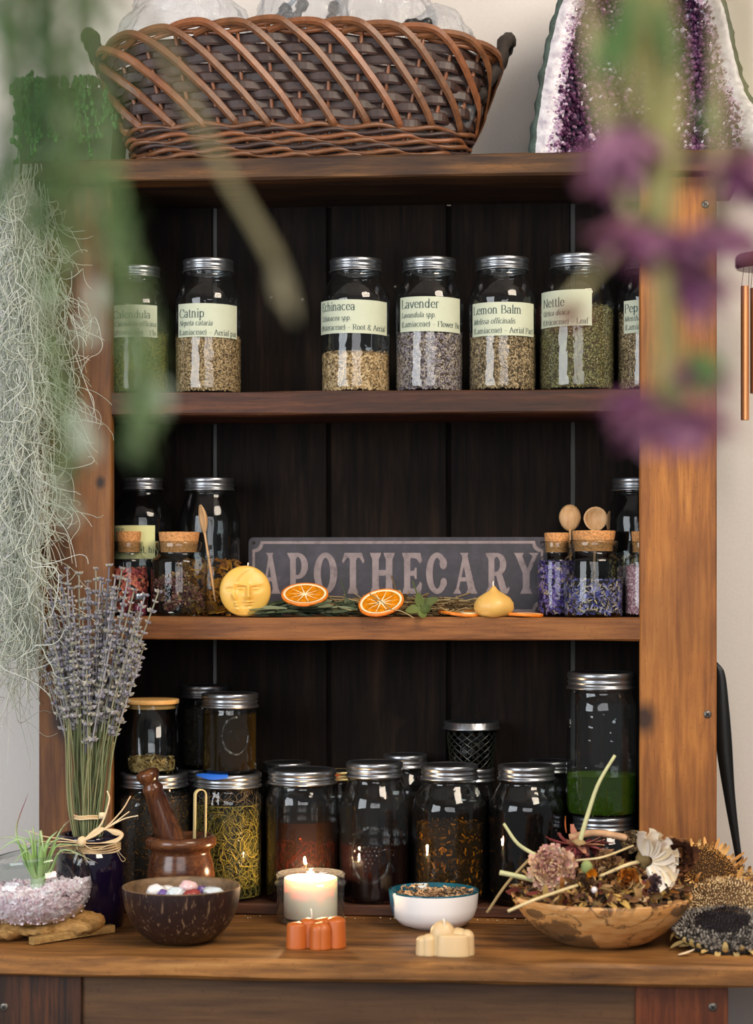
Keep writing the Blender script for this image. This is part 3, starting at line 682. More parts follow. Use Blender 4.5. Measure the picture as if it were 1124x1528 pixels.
cx = (sx0+sx1)/2; ks = mpp(at(590, 850, SY))
def rr(x0, z0, x1, z1, r, n=6, inv=False):
    out = []
    for (cx_, cz_, a0) in ((x1-r, z1-r, 0), (x0+r, z1-r, 90), (x0+r, z0+r, 180), (x1-r, z0+r, 270)):
        for i in range(n+1):
            a = R(a0+90*i/n)
            if inv:
                a = R(a0+270-90*i/n) if False else R(a0+180+90-90*i/n)
                kx = cx_+(r if a0 in (0, 270) else -r); kz = cz_+(r if a0 in (0, 90) else -r)
                out.append((kx+r*math.cos(a), kz+r*math.sin(a)))
            else: out.append((cx_+r*math.cos(a), cz_+r*math.sin(a)))
    return out
W2 = (sx1-sx0)/2; Hs = sz1-sz0
MB().poly(rr(-W2, 0, W2, Hs, .008), 0, .0015).build('plate', signm, sg, False)
bo = rr(-W2+.006, .005, W2-.006, Hs-.006, .013, 6, True); 
m = MB(); n = len(bo); cxm, czm = 0, Hs/2
inn = rr(-W2+.0102, .0092, W2-.0102, Hs-.0102, .0130, 6, True)
m.add([(x, -.0006, z) for x, z in bo]+[(x, -.0006, z) for x, z in inn], [(i, (i+1) % n, n+(i+1) % n, n+i) for i in range(n)])
m.build('painted_border', letm, sg, False)
for sx_ in (-W2+.0085, W2-.0085):
    MB().lathe([(0, 0), (.0026, 0)], 16, Matrix.Translation((sx_, -.0008, Hs-.0085)) @ Matrix.Rotation(PI/2, 4, 'X')).build('screw_hole', holem, sg, False)
def seg_ring(cx_, cz_, ro, rzo, ri, rzi, a0, a1, n=20):
    o = [(cx_+ro*math.cos(R(a0+(a1-a0)*i/n)), cz_+rzo*math.sin(R(a0+(a1-a0)*i/n))) for i in range(n+1)]
    q = [(cx_+ri*math.cos(R(a0+(a1-a0)*i/n)), cz_+rzi*math.sin(R(a0+(a1-a0)*i/n))) for i in range(n+1)]
    return [[o[i], o[i+1], q[i+1], q[i]] for i in range(n)]
def stem(x0, x1, z0=0, z1=1, fl=.12):
    return [[(x0-fl, z1), (x1+fl, z1), (x1+fl*.7, z1-.07), (x1, z1-.16), (x0, z1-.16), (x0-fl*.7, z1-.07)], [(x0, z1-.16), (x1, z1-.16), (x1, z0+.16), (x0, z0+.16)],
            [(x0, z0+.16), (x1, z0+.16), (x1+fl*.7, z0+.07), (x1+fl, z0), (x0-fl, z0), (x0-fl*.7, z0+.07)]]
LET = {
 'A': [[(.30, 1), (.64, 1), (.60, .93), (.38, .93)], [(.38, .93), (.60, .93), (.90, .12), (.62, .12)], [(.40, .86), (.47, .70), (.26, .12), (.16, .12)], [(.28, .40), (.70, .40), (.72, .30), (.24, .30)],
       [(.04, 0), (.36, 0), (.27, .12), (.15, .12)], [(.54, 0), (1.0, 0), (.90, .12), (.62, .12)]],
 'P': stem(.16, .42, 0, 1, .14)+seg_ring(.50, .68, .48, .32, .18, .22, 90, -90)+[[(.40, 1), (.50, 1), (.50, .90), (.40, .90)], [(.40, .46), (.50, .46), (.50, .36), (.40, .36)]],
 'O': seg_ring(.5, .5, .5, .51, .20, .38, 0, 360, 32),
 'T': stem(.35, .63, 0, .98, .10)+[[(.12, 1), (.88, 1), (.90, .88), (.10, .88)], [(.12, 1), (.22, .88), (.12, .80), (.06, .74), (0, .80)], [(.88, 1), (1, .80), (.94, .74), (.88, .80), (.78, .88)]],
 'H': stem(.10, .36, 0, 1, .09)+stem(.64, .90, 0, 1, .09)+[[(.36, .58), (.64, .58), (.64, .44), (.36, .44)]],
 'E': stem(.12, .42, 0, 1, .10)+[[(.4, 1), (.92, 1), (1, .80), (.90, .74), (.72, .86), (.4, .88)], [(.4, .56), (.60, .56), (.66, .64), (.74, .64), (.74, .36), (.66, .36), (.60, .44), (.4, .44)], [(.4, .12), (.72, .14), (.92, .30), (1, .24), (.94, 0), (.4, 0)]],
 'C': seg_ring(.5, .5, .5, .51, .20, .38, 40, 320, 26)+seg_ring(.78, .74, .17, .15, 0, 0, 0, 360, 12)+seg_ring(.80, .27, .15, .12, 0, 0, 0, 360, 12)+[[(.70, .92), (.88, .84), (.95, .72), (.62, .80)]],
 'R': stem(.14, .38, 0, 1, .12)+seg_ring(.46, .72, .40, .28, .14, .18, 90, -90)+[[(.36, 1), (.46, 1), (.46, .90), (.36, .90)], [(.36, .54), (.46, .54), (.46, .44), (.36, .44)], [(.42, .50), (.68, .50), (.88, .12), (.96, .18), (1, .12), (.90, 0), (.66, 0), (.60, .10)]],
 'Y': [[(0, 1), (.40, 1), (.34, .92), (.62, .50), (.36, .50), (.08, .92)], [(.60, 1), (1, 1), (.92, .92), (.64, .50), (.50, .56), (.76, .92)], [(.36, .50), (.64, .50), (.64, .14), (.36, .14)], [(.36, .14), (.64, .14), (.74, 0), (.26, 0)]]}
for ch, xa, xb in (('A', 388, 419), ('P', 428, 460.5), ('O', 468.5, 503.5), ('T', 510.5, 544), ('H', 552, 589.5), ('E', 599.6, 630), ('C', 636, 669), ('A', 675, 713), ('R', 724, 761), ('Y', 767, 804)):
    wa, wb = at(xa, 825, SY), at(xb, 886, SY); m = MB()
    for i, poly in enumerate(LET[ch]):
        m.add([(wa.x-cx+(wb.x-wa.x)*x, -.0007-.00002*i, wb.z-sz0+(wa.z-wb.z)*z) for x, z in poly], [tuple(range(len(poly)))])
    m.build('letter', letm, sg, False)

# ---- sun and moon face candle
yellow = plain('yellow_beeswax', '#dcae52', .42, sss=.12); paley = plain('pale_beeswax', '#d2a658', .45, sss=.25)
wickm = plain('wick', '#e8dfcc', .8)
cp = at(366, 878, .018); cp.z = ZS2+.0385; RC = .0385
fm = thing('moon_face_candle', 'round yellow beeswax candle with a sun and moon face relief', 'candle', (cp.x, cp.y, ZS2), facing(cp))
def face_h(x, z):
    G = lambda cx_, cz_, sx_, sz_, a=0: math.exp(-(((x-cx_)*math.cos(a)+(z-cz_)*math.sin(a))/sx_)**2-((-(x-cx_)*math.sin(a)+(z-cz_)*math.cos(a))/sz_)**2)
    r = math.hypot(x, z); hh = .25*math.sqrt(max(0, 1-(r/1.0)**2.6))
    rc = math.hypot(x-.50, z-.02)            # crescent inner edge
    if x < .5: hh += .06/(1+math.exp(-(rc-.90)*30))
    # full face
    hh += .16*G(.12, -.05, .09, .26)+.10*G(.12, -.22, .14, .08)+.05*G(.12, .0, .45, .5)
    hh += -.11*G(-.16, .10, .18, .10)-.11*G(.42, .10, .18, .10)+.10*G(-.16, .10, .12, .045)+.10*G(.42, .10, .12, .045)
    hh += .05*G(-.16, .26, .22, .04, -.15)+.05*G(.42, .26, .22, .04, .15)
    hh += .08*G(.12, -.41, .14, .035)+.08*G(.12, -.51, .11, .04)-.06*G(.12, -.46, .17, .015)+.06*G(.12, -.68, .15, .08)
    # crescent profile
    hh += .10*G(-.42, -.22, .07, .14, .5)+.07*G(-.36, -.44, .08, .035)+.07*G(-.33, -.54, .08, .035)-.08*G(-.62, .08, .12, .05)+.06*G(-.62, .08, .07, .03)+.05*G(-.30, -.70, .10, .07)
    return hh
m = MB(); nr_, na_ = 44, 96; vs = []
for i in range(nr_+1):
    for j in range(na_):
        r = i/nr_; a = 2*PI*j/na_; x, z = r*math.cos(a), r*math.sin(a)
        vs.append((x*RC, -.006-face_h(x, z)*.055*(1 if r < .985 else .5), RC+z*RC))
for dy in (-.002, .006, .012):
    for j in range(na_):
        a = 2*PI*j/na_; rad = RC*(1.0 if dy < .01 else .96); vs.append((rad*math.cos(a), dy, RC+rad*math.sin(a)))
vs.append((0, .012, RC))
fs = [((i)*na_+j, (i)*na_+(j+1) % na_, (i+1)*na_+(j+1) % na_, (i+1)*na_+j) for i in range(nr_+3) for j in range(na_)]
fs += [((nr_+3)*na_+j, (nr_+3)*na_+(j+1) % na_, len(vs)-1) for j in range(na_)]
m.add(vs, fs); m.build('wax_body', yellow, fm)
MB().tube([(.004, 0, 2*RC-.001), (.0045, 0, 2*RC+.0045)], .0012, 6).build('wick', wickm, fm)

# ---- herb garland: long leaves, twigs, moss strands
sage = leafy('sage_leaf', ['#2b3424', '#485438', '#666e50', '#848a6c', '#3a422e'], .2); twig = herb('twig', ['#4a3a26', '#6b5638', '#8b7650', '#a8946a', '#3a2c1c'])
def leaf_bundle(px0, px1, n, name, label, lift=.004, col=sage, seed=1):
    random.seed(seed); a = at(px0, 918, .03); b_ = at(px1, 918, .03); m = MB()
    for i in range(n):
        u = rnd(0, 1); s = a.lerp(b_, u); s.y = rnd(.004, .075); s.z = ZS2+lift+rnd(0, .012); d = V3(rnd(.4, 1)*random.choice((1, 1, -1)), rnd(-.25, .25), rnd(-.03, .10))
        m.petal(s, d, V3(rnd(-.3, .3), -.5, 1), rnd(.03, .065), rnd(.008, .015), rnd(-.5, .3), .35, 6)
    for v_i in range(len(m.v)):
        x, y, z = m.v[v_i]; m.v[v_i] = (x, max(y, -.004), max(z, ZS2+.0006))
    return tag(m.build(name, col, None, True), label, 'herb', kind='stuff')
leaf_bundle(372, 505, 90, 'sage_leaves', 'dried grey-green sage leaves beside the moon candle', seed=3)
def twigs(px0, px1, n, name, label, ztop, seed=2, y0=.03, y1=.11):
    random.seed(seed); m = MB(); a = at(px0, 918, .07); b_ = at(px1, 918, .07)
    for i in range(n):
        u = rnd(0, 1); s = a.lerp(b_, u); s.y = rnd(y0, y1); s.z = ZS2+rnd(.001, ztop); p = s; d = V3(rnd(-1, 1), rnd(-.4, .4), rnd(-.12, .12)).normalized(); pts = [p]; bend = rnd(-.3, .3); ax = rvec()
        for k in range(8):
            d = Matrix.Rotation(bend+rnd(-.25, .25), 3, ax) @ d; d.z *= .7; p = p+d*rnd(.004, .008); p = V3(p.x, min(max(p.y, .0), .132), max(p.z, ZS2+.001)); pts.append(p)
        m.tube(pts, rnd(.0006, .0014), 4, cap=False)
    return tag(m.build(name, twig, None, True), label, 'herb', kind='stuff')
twigs(500, 705, 420, 'dried_twigs', 'tangle of thin dried herb stems in front of the sign', .026)
def slice_orange(label, c, tiltx, roll, r, yawz=0, wav=0):
    c = Vector(c); th = thing('orange_slice', label, 'fruit slice', c); th.rotation_euler = (tiltx, roll, yawz)
    # flat ring: peel, pith, flesh with radial segments; local disc normal +Z
    wv = lambda a: wav*math.sin(2*a+1)
    def ring(r0, r1, z0, z1, seg=48):
        m = MB(); vs = []
        for (rr_, zz) in ((r0, z0), (r1, z0), (r1, z1), (r0, z1)):
            for j in range(seg):
                a = 2*PI*j/seg; vs.append((rr_*math.cos(a), rr_*math.sin(a), zz+wv(a)*rr_/r))
        fs = [(i*seg+j, i*seg+(j+1) % seg, ((i+1) % 4)*seg+(j+1) % seg, ((i+1) % 4)*seg+j) for i in range(4) for j in range(seg)]
        return m.add(vs, fs)
    ring(r*.93, r, -.0022, .0022).build('peel', peelm, th)
    ring(r*.83, r*.935, -.0018, .0018).build('pith', pithm, th)
    ns = 10
    for s_ in range(ns):
        m = MB(); a0 = 2*PI*s_/ns+.018; a1 = 2*PI*(s_+1)/ns-.018; k = 6; vs = []
        top = []
        for q in (0, 1):
            zz = .0014*(1 if q else -1)
            vs.append((.0035*math.cos((a0+a1)/2), .0035*math.sin((a0+a1)/2), zz*.5))
            for i in range(k+1):
                a = a0+(a1-a0)*i/k; vs.append((r*.83*math.cos(a), r*.83*math.sin(a), zz+wv(a)*.8))
        n = k+2; fs = [(n,)+tuple(range(n+1, 2*n)), (0,)+tuple(range(n-1, 0, -1))]+[(i, (i+1) % n, n+(i+1) % n, n+i) for i in range(n)]
        m.add(vs, fs); m.build('segment', fleshm, th, False)
    MB().lathe([(0, -.0006), (r*.85, -.0006), (r*.85, .0006), (0, .0006)], 32).build('membrane', pithm, th, False)
    return th
peelm = plain('orange_peel', '#d9761a', .5, nscale=120, var=.25); pithm = plain('orange_pith', '#eadcb4', .7)
fleshm = plain('orange_flesh', '#d07c0c', .3, nscale=150, var=.45, bmp=.3, sss=.2)
c = at(455, 887, .03); slice_orange('dried orange slice leaning left of the second, nearest the moon candle', c, R(26), R(2), .0355, 0)
c = at(569, 899, .012); slice_orange('dried orange slice with a thin twig across it, under the H of the sign', c, R(32), R(-9), .0345, 0)
c = ground(690, 917, ZS2+.0035); slice_orange('curled flat orange slice just left of the garlic shaped candle', (c.x, .035, ZS2+.0065), R(2), R(-3), .036, .3, .003)
c = ground(778, 917, ZS2+.003); slice_orange('thin flat orange slice just right of the garlic shaped candle', (at(778, 917, .03).x, .034, ZS2+.0035), R(1), R(1), .033, .8, .0008)
m = MB(); a = at(552, 886, .008); b_ = at(583, 909, -.012); m.tube(spline([a, a.lerp(b_, .5)+V3(0, -.01, .002), b_], 10), .0009, 5); e = at(618, 922, -.016)
m.tube(spline([b_, b_.lerp(e, .5)+V3(0, -.002, .003), e], 8), .0007, 5)
tag(m.build('thin_twig', twig), 'thin reddish twig lying across the second orange slice', 'twig')
# crumpled green leaf
def leaf_thing(px, py, y, label, size, seed, zmin, mat=sage, name='dried_leaf'):
    random.seed(seed); p = at(px, py, y); m = MB()
    for k in range(5):
        a = R(-150+k*62+rnd(-12, 12)); m.petal(p, (math.cos(a), -.25, math.sin(a)*.75), (0, -1, .3), size*rnd(.7, 1.1), size*.5, rnd(-1.1, 1.1), .4, 6)
    m.tube(spline([p, p+V3(-.006, 0, .02), p+V3(-.012, 0, .038)], 8), .0012, 5)
    m.v = [(x, y_, max(z, zmin)) for x, y_, z in m.v]
    return tag(m.build(name, mat), label, 'leaf')
leaf_thing(628, 905, .006, 'crumpled light green leaf hanging at the shelf edge under the E', .028, 5, ZS2-.008, leafy('green_leaf', ['#4a5628', '#626e34', '#788446'], .3))
leaf_thing(520, 903, .03, 'small curled green leaf between the two upright orange slices', .018, 9, ZS2+.001)
leaf_thing(596, 897, .05, 'dark crumpled leaf on the twigs under the sign', .02, 12, ZS2+.002, twig)

# ---- garlic shaped candle
g = at(737, 895, .02); th = thing('garlic_candle', 'pale yellow garlic bulb shaped wax candle with a pointed wick', 'candle', (g.x, g.y, ZS2))
MB().lathe([(0, 0), (.017, 0), (.025, .004), (.0298, .013), (.029, .021), (.024, .029), (.015, .035), (.008, .039), (.0045, .043), (.0025, .046), (0, .0465)], 60, mod=lambda a, z: 1+.045*abs(math.cos(2.5*a+.4))*(1 if z < .04 else .3)-.02).build('wax_body', paley, th)
MB().tube([(0, 0, .045), (-.001, 0, .050), (-.0005, 0, .054)], [.0016, .0011, .0008], 6).build('wick', wickm, th)

# ------------------------------------------------------------------ bottom shelf jars
darkliq = liquid('dark_tincture', '#2a1408', '#100805', .6)
def lower(label, px, top, lw, bw, y=.057, z=ZB, **kw): return jar('mason_jar', label, px, top, lw, bw, y, z, **kw)
J1 = lower('large mason jar of dark herb behind the pestle', 230, 1147, 102, 114, lidf=.2, shf=.11)
fill_flakes(J1, 'steeping_dark_herb', 'dark brown herb steeping in the jar behind the pestle', 'herbs', J1['H']*.80, 1500, .0026, .35, herb('dark_herb', ['#120a05', '#2a1c0c', '#4a3216', '#6a4a1a', '#1a1208']), dark_base, jumble=.9)
J2 = lower('large mason jar with blue tape on its lid, full of yellow herb', 340, 1147, 102, 104, lidf=.2, shf=.11)
oliv = plain('olive_liquid', '#2a2408', .3)
fill_flakes(J2, 'yellow_herb_base', 'murky olive liquid behind the yellow herb strands', 'herbs', J2['H']*.70, 500, .002, .4, herb('olive_bits', ['#2a2408', '#4a4210', '#6a5c1a']), oliv, rk=.88)
fill_strands(J2, 'yellow_herb_strands', 'curled yellow herb strands in the blue taped jar', 'herbs', .012, J2['H']*.72, 620, .04, .0009, herb('yellow_strand', ['#4a4618', '#6b6228', '#8c7a2a', '#5a5428', '#3a3818']), 1.3, (.84, .945))
fill_strands(J2, 'herb_strands_above', 'few brown herb strands clinging above the yellow herb', 'herbs', J2['H']*.68, J2['H']*.84, 90, .03, .0006, herb('brown_strand', ['#5a4a34', '#7c6848', '#4a3c28']), 1.3, (.5, .94))
# blue tape
tape = plain('blue_tape', '#1d5fc0', .6); m = MB(); r = J2['rl']
vs = [];
for i in range(13):
    a = R(-62+i*5.2); rr_ = r*1.012
    for (q, z) in ((.55, J2['H']+.0006), (1.0, J2['H']+.0004), (1.015, J2['H']-.003-.0035*max(0, math.sin((i-2)/10*PI)))): vs.append((rr_*q*math.sin(a), -rr_*q*math.cos(a), z))
m.add(vs, [(3*i+j, 3*i+3+j, 3*i+4+j, 3*i+1+j) for i in range(12) for j in range(2)]); m.build('blue_tape', tape, J2['t'], True, 'torn strip of blue tape')
J3 = lower('large mason jar of amber liquid behind the lit candle', 451, 1142, 103, 109, lidf=.2, shf=.13)
amb = liquid('amber_liquid', '#a8672c', '#442208', .10, edge=.12)
fill_liquid(J3, 'amber_liquid', 'amber brown liquid in the jar behind the lit candle', zof(J3, 1229), amb)
fill_strands(J3, 'amber_herb_strands', 'brown herb strands sunk in the amber liquid jar', 'herbs', .01, J3['H']*.42, 260, .035, .0009, herb('amber_strand', ['#3a2008', '#6a4010', '#8a5a1c', '#2a1606']), 1.0, (.3, .9))
J4 = lower('mason jar of dark red liquid with embossed grapes', 559, 1132, 85, 104, lidf=.26, shf=.20)
redl = liquid('red_liquid', '#4a0c0a', '#240505', .25, edge=.1)
fill_liquid(J4, 'dark_red_liquid', 'dark red liquid in the grape embossed jar', zof(J4, 1263), redl)
fill_flakes(J4, 'red_berries', 'dark red berries settled in the grape embossed jar', 'berries', J4['H']*.22, 300, .003, .8, herb('berry', ['#1c0404', '#3a0a08', '#5a120c']), dark_base, rk=.9)
J5 = lower('mason jar of yellow petals in dark liquid, centre front', 671, 1136, 86, 112, lidf=.25, shf=.20)
fill_liquid(J5, 'dark_petal_tincture', 'dark liquid around yellow petals in the centre front jar', zof(J5, 1207), liquid('brown_liquid', '#dcc8a0', '#1c1006', .04, edge=.1))
fill_flakes(J5, 'yellow_petals', 'yellow petals sunk in the centre front jar', 'petals', J5['H']*.56, 700, .0035, .35, herb('yellow_petal', ['#140e06', '#2c220c', '#5a4816', '#c8941f', '#1c1408', '#4a4216', '#241a0a']), dark_base, rk=.86, jumble=1.2)
J6 = lower('mason jar of near-black tincture behind the flower bowl', 786, 1137, 86, 114, lidf=.25, shf=.19)
fill_liquid(J6, 'black_tincture', 'near-black liquid in the jar behind the flower bowl', zof(J6, 1204), liquid('black_liquid', '#6a5a48', '#0e0a08', .1, edge=.1))
fill_flakes(J6, 'black_herb', 'dark herb sunk in the near-black tincture jar', 'herbs', J6['H']*.64, 700, .003, .4, herb('black_bits', ['#080504', '#140c08', '#281a10']), dark_base, rk=.88, jumble=1)
J7 = jar('mason_jar', 'dark mason jar under the tall green liquid jar', 900, 1210, 92, 104, .056, ZB, lidf=.22, shf=.18)
fill_liquid(J7, 'dark_tincture', 'near-black liquid in the jar under the green one', J7['H']*.78, darkliq)
J8 = jar('tall_jar', 'tall straight jar a third full of green liquid', 898, 1000, 103, 106, .056, J7['z']+J7['H']+.0002, lidf=.24, shf=.12)
fill_liquid(J8, 'green_liquid', 'bright green liquid in the tall jar by the right upright', zof(J8, 1160), liquid('green_liquid', '#8ab41e', '#5c8410', .12, edge=.5))
fill_flakes(J8, 'green_sediment', 'dark green sediment in the tall green jar', 'herbs', J8['H']*.14, 500, .0025, .4, herb('green_bits', ['#10180a', '#24380c', '#46661a']), dark_base, rk=.9)
def surf(J, x, z, dr=0):  # local point on the glass front
    a = x/J['R']; r = J['f'](z)+dr; return V3(r*math.sin(a), -r*math.cos(a), z)
def emboss(J, pxc, pyc, rx, rz, grapes=False):
    k = J['k']; x0 = (pxc-J['px'])*k; z0 = zof(J, pyc); m = MB()
    for s_ in (1, .94):
        m.tube([surf(J, x0+rx*k*s_*math.cos(a), z0+rz*k*s_*math.sin(a), .0003) for a in np.linspace(0, 2*PI, 49)], .0007, 5, cap=False)
    if grapes:
        for r_ in range(6):
            for c_ in range(6-r_):
                m.ball(surf(J, x0+((c_-(5-r_)/2)*6.2)*k, z0+(12-r_*6)*k, .0004), .0017, 8, 6)
        for s_ in (-1, 1):
            m.tube([surf(J, x0+s_*(10+14*t+3*math.sin(t*9))*k, z0+(14-12*t+4*math.cos(t*8))*k, .0004) for t in np.linspace(0, 1, 16)], .0008, 5, cap=False)
            for q in range(7):
                m.ball(surf(J, x0+s_*(rx+5)*k*math.cos(R(-60+q*20)), z0+(rz+4)*k*math.sin(R(-60+q*20)), .0003), .0015, 6, 5)
    else:
        for q in range(8): m.tube([surf(J, x0+(-.5*rx+rx*.14*q)*k, z0+(4*math.sin(q*2.1)+t*5)*k, .0003) for t in np.linspace(-1, 1, 4)], .0006, 4, cap=False)
    m.build('embossing', glass, J['t'])
emboss(J4, 553, 1276, 30, 42, True)
# upper row standing on lids
J9 = jar('mason_jar', 'small jar of golden oil standing on the blue taped jar', 343, 1031, 85, 81, .055, J2['z']+J2['H']+.0006, lidf=.25, shf=.06)
fill_liquid(J9, 'golden_oil', 'golden olive oil in the small jar on the blue taped lid', J9['H']*.74, liquid('golden_oil', '#987410', '#7a5a04', .04, edge=.5))
fill_flakes(J9, 'oil_herb', 'dark herb in the small golden oil jar', 'herbs', J9['H']*.5, 300, .0025, .5, herb('oil_bits', ['#0c0804', '#1c1406', '#2c2208']), dark_base, rk=.8)
emboss(J9, 352, 1098, 21, 28)
# bamboo lid tumbler on J1
bam = wood('bamboo', ['#b98848', '#cb9a58', '#d8aa68', '#e0b878'], 'x', 40, .5, stain=.1, stain_col='#b98848', bmp=.1)
Zj1 = J1['z']+J1['H']+.0002; p = at(226, 1100, .06); k = mpp(p); H = at(226, 1043, .06).z-Zj1
th = thing('bamboo_lid_jar', 'straight clear glass jar with flat bamboo lid, tan herb inside', 'jar', (p.x, p.y, Zj1), facing(p)); Rb = 40*k
MB().lathe([(0, .004), (Rb*.95, .004), (Rb*.97, .006), (Rb*.97, H-.008), (Rb*.965, H-.006), (Rb, H-.006), (Rb, .003), (Rb*.97, 0), (0, 0)], 44).build('glass_body', clearm, th)
MB().lathe([(0, H-.014), (Rb*.9, H-.014), (Rb*.9, H-.0065), (Rb*1.02, H-.0065), (Rb*1.03, H-.0055), (Rb*1.03, H-.001), (Rb*1.01, H), (0, H)], 44).build('lid', bam, th, True, sharp=R(40))
Jb = dict(t=th, x=p.x, y=p.y, z=Zj1, R=Rb, r=Rb, H=H, f=lambda z: Rb*.96, rot=facing(p), k=k, px=226)
fill_flakes(Jb, 'tan_chamomile', 'small heap of tan herb in the bamboo lidded jar', 'herbs', .016, 260, .005, .35, herb('tan_petal', ['#6a5028', '#a5864e', '#c4a468', '#d8be86']), plain('tan_base', '#6a5230'), .006, jumble=2, rk=.85)
# back row
def back(label, px, top, lw, bw, y=.148, **kw):
    J = jar('mason_jar', label, px, top, lw, bw, y, ZB, **kw); fill_liquid(J, 'dark_tincture', 'dark liquid in the '+label, J['H']*.75, darkliq); return J
back('back row mason jar between the taped and the amber jar', 428, 1133, 72, 74, lidf=.2, shf=.1)
back('back row jar with brass lid beside the amber jar', 508, 1146, 60, 70, lidf=.22, shf=.12, lidm=goldl)
back('back row mason jar right of the grape embossed jar', 605, 1122, 66, 84, lidf=.3, shf=.16)
J10 = back('back row mason jar under the diamond patterned jar', 705, 1142, 66, 80, lidf=.3, shf=.14)
back('back row jar beside the tall green jar', 822, 1131, 66, 72, lidf=.26, shf=.12)
Jt = back('back row mason jar under the dark tall lidded jar', 300, 1141, 80, 74, y=.150, lidf=.22, shf=.1)
J11 = jar('mason_jar', 'dark jar standing behind the small golden oil jar', 306, 1020, 70, 70, .150, Jt['z']+Jt['H']+.0002, lidf=.26, shf=.1, glassm=glass_dim)
fill_flakes(J11, 'dark_herb_bits', 'dark herb bits in the jar behind the golden oil', 'herbs', J11['H']*.7, 400, .0028, .4, herb('dim_bits', ['#0c0805', '#2a1c0e', '#4a3418']), dark_base, jumble=1)
# jar with diamond pattern
zj = J10['z']+J10['H']+.0002; p = at(704, 1100, .146); k = mpp(p); H = at(704, 1076, .146).z-zj
th = thing('jelly_jar', 'small dark jelly jar with diamond patterned glass on back row', 'jar', (p.x, p.y, zj), facing(p)); rl = 42*k; r0 = 36*k
dimg = thin_glass('pattern_glass', '#9aa09c', '#3c4442')
fr = lambda z: r0*(.84+.16*min(1, z/(H*.6)))
MB().lathe([(0, .002), (r0*.8, .002), (r0*.84, 0)]+[(fr(z), z) for z in np.linspace(.002, H-.014, 8)]+[(rl*.93, H-.012), (rl*.93, H-.003)], 40).build('glass_body', dimg, th)
m = MB()
for s_ in (-1, 1):
    for i in range(16):
        m.tube([V3((fr(z)+.0004)*math.cos(2*PI*i/16+s_*z*36), (fr(z)+.0004)*math.sin(2*PI*i/16+s_*z*36), z) for z in np.linspace(.002, H-.016, 9)], .0008, 4, cap=False)
m.build('diamond_ridges', plain('ridge_glass', '#20241f', .12), th)
MB().lathe([(rl*.95, H-.0115), (rl*1.02, H-.012), (rl*1.02, H-.010), (rl*.97, H-.008), (rl*.98, H-.001), (rl*.94, H), (rl*.85, H-.001)], 100, mod=lambda a, z: 1+.012*(math.cos(a*64) > 0)*(z > H-.0075)).build('screw_band', metal, th)
MB().lathe([(0, H-.001), (rl*.86, H-.001)], 36).build('lid_disc', metal2, th)
tag(MB().lathe([(0, .0025), (r0*.8, .0025), (fr(.02)*.93, .02), (fr(H*.7)*.93, H*.7), (0, H*.7)], 30).build('dark_jelly', darkliq, None, loc=(p.x, p.y, zj)), 'dark filling in the diamond patterned jelly jar', 'jam', kind='stuff')
# ------------------------------------------------------------------ counter things
def onc(px, py): return ground(px, py, ZT)
# coconut bowl
p = onc(264, 1412); Rc = 87.5*mpp(p); p.y += Rc*.42; zr = ZT+(onc(264, 1412) and 0)
Hc = at(264, 1322, p.y).z-ZT; Rc = 88*mpp(p)
coco, nt, b = newmat('coconut_shell'); v = coords(nt, (1, 1, .12)); f1 = noise_tex(nt, v, 210, 2, .5, .2); f2 = noise_tex(nt, coords(nt, (1, 1, .5)), 260, 3, .6)
r1 = ramp(nt, [(.0, '#160c0c'), (.62, '#281917'), (.70, '#7a6048'), (.76, '#7a6048')]); L(nt, f1, r1.inputs[0]); r2 = ramp(nt, [(.64, (0, 0, 0, 1)), (.72, (1, 1, 1, 1))]); L(nt, f2, r2.inputs[0])
L(nt, mixrgb(nt, math_n(nt, 'MULTIPLY', r2.outputs[0], .6), r1.outputs[0], C('#96775a')), b.inputs['Base Color']); b.inputs['Roughness'].default_value = .32
coci = plain('coconut_inside', '#6a5238', .6, nscale=60, var=.5)
th = thing('coconut_bowl', 'polished dark coconut shell bowl holding tumbled stones', 'bowl', (p.x, p.y, ZT), facing(p))
n = 14; pr_o = [(Rc*.0, 0), (Rc*.32, .0)]+[(Rc*(1.0-.0)*math.sin(PI/2*(.22+.78*i/n))**.9, Hc*(1-math.cos(PI/2*(.10+.90*i/n)))**1.0-Hc*.012*(1-i/n)) for i in range(1, n+1)]
m = MB(); m.lathe(pr_o, 60); m.build('shell', coco, th)
m = MB(); m.lathe([(pr_o[-1][0], pr_o[-1][1]), (Rc*.985, Hc+.0012), (Rc*.95, Hc)]+[(Rc*.95*math.sin(PI/2*(1-i/n*.95)), Hc-(Hc-.010)*(math.sin(PI/2*i/n))) for i in range(1, n+1)], 60); m.build('inner_shell', coci, th)
stone_mats = [plain('white_quartz', '#e2dcd8', .15, sss=.3), plain('pink_quartz', '#d8b4b4', .15, sss=.3), plain('amethyst_stone', '#6c5590', .15, sss=.2), plain('red_jasper', '#8c3a34', .2), plain('grey_moonstone', '#c4ccd0', .12, sss=.3)]
bc = Vector((p.x, p.y, ZT))
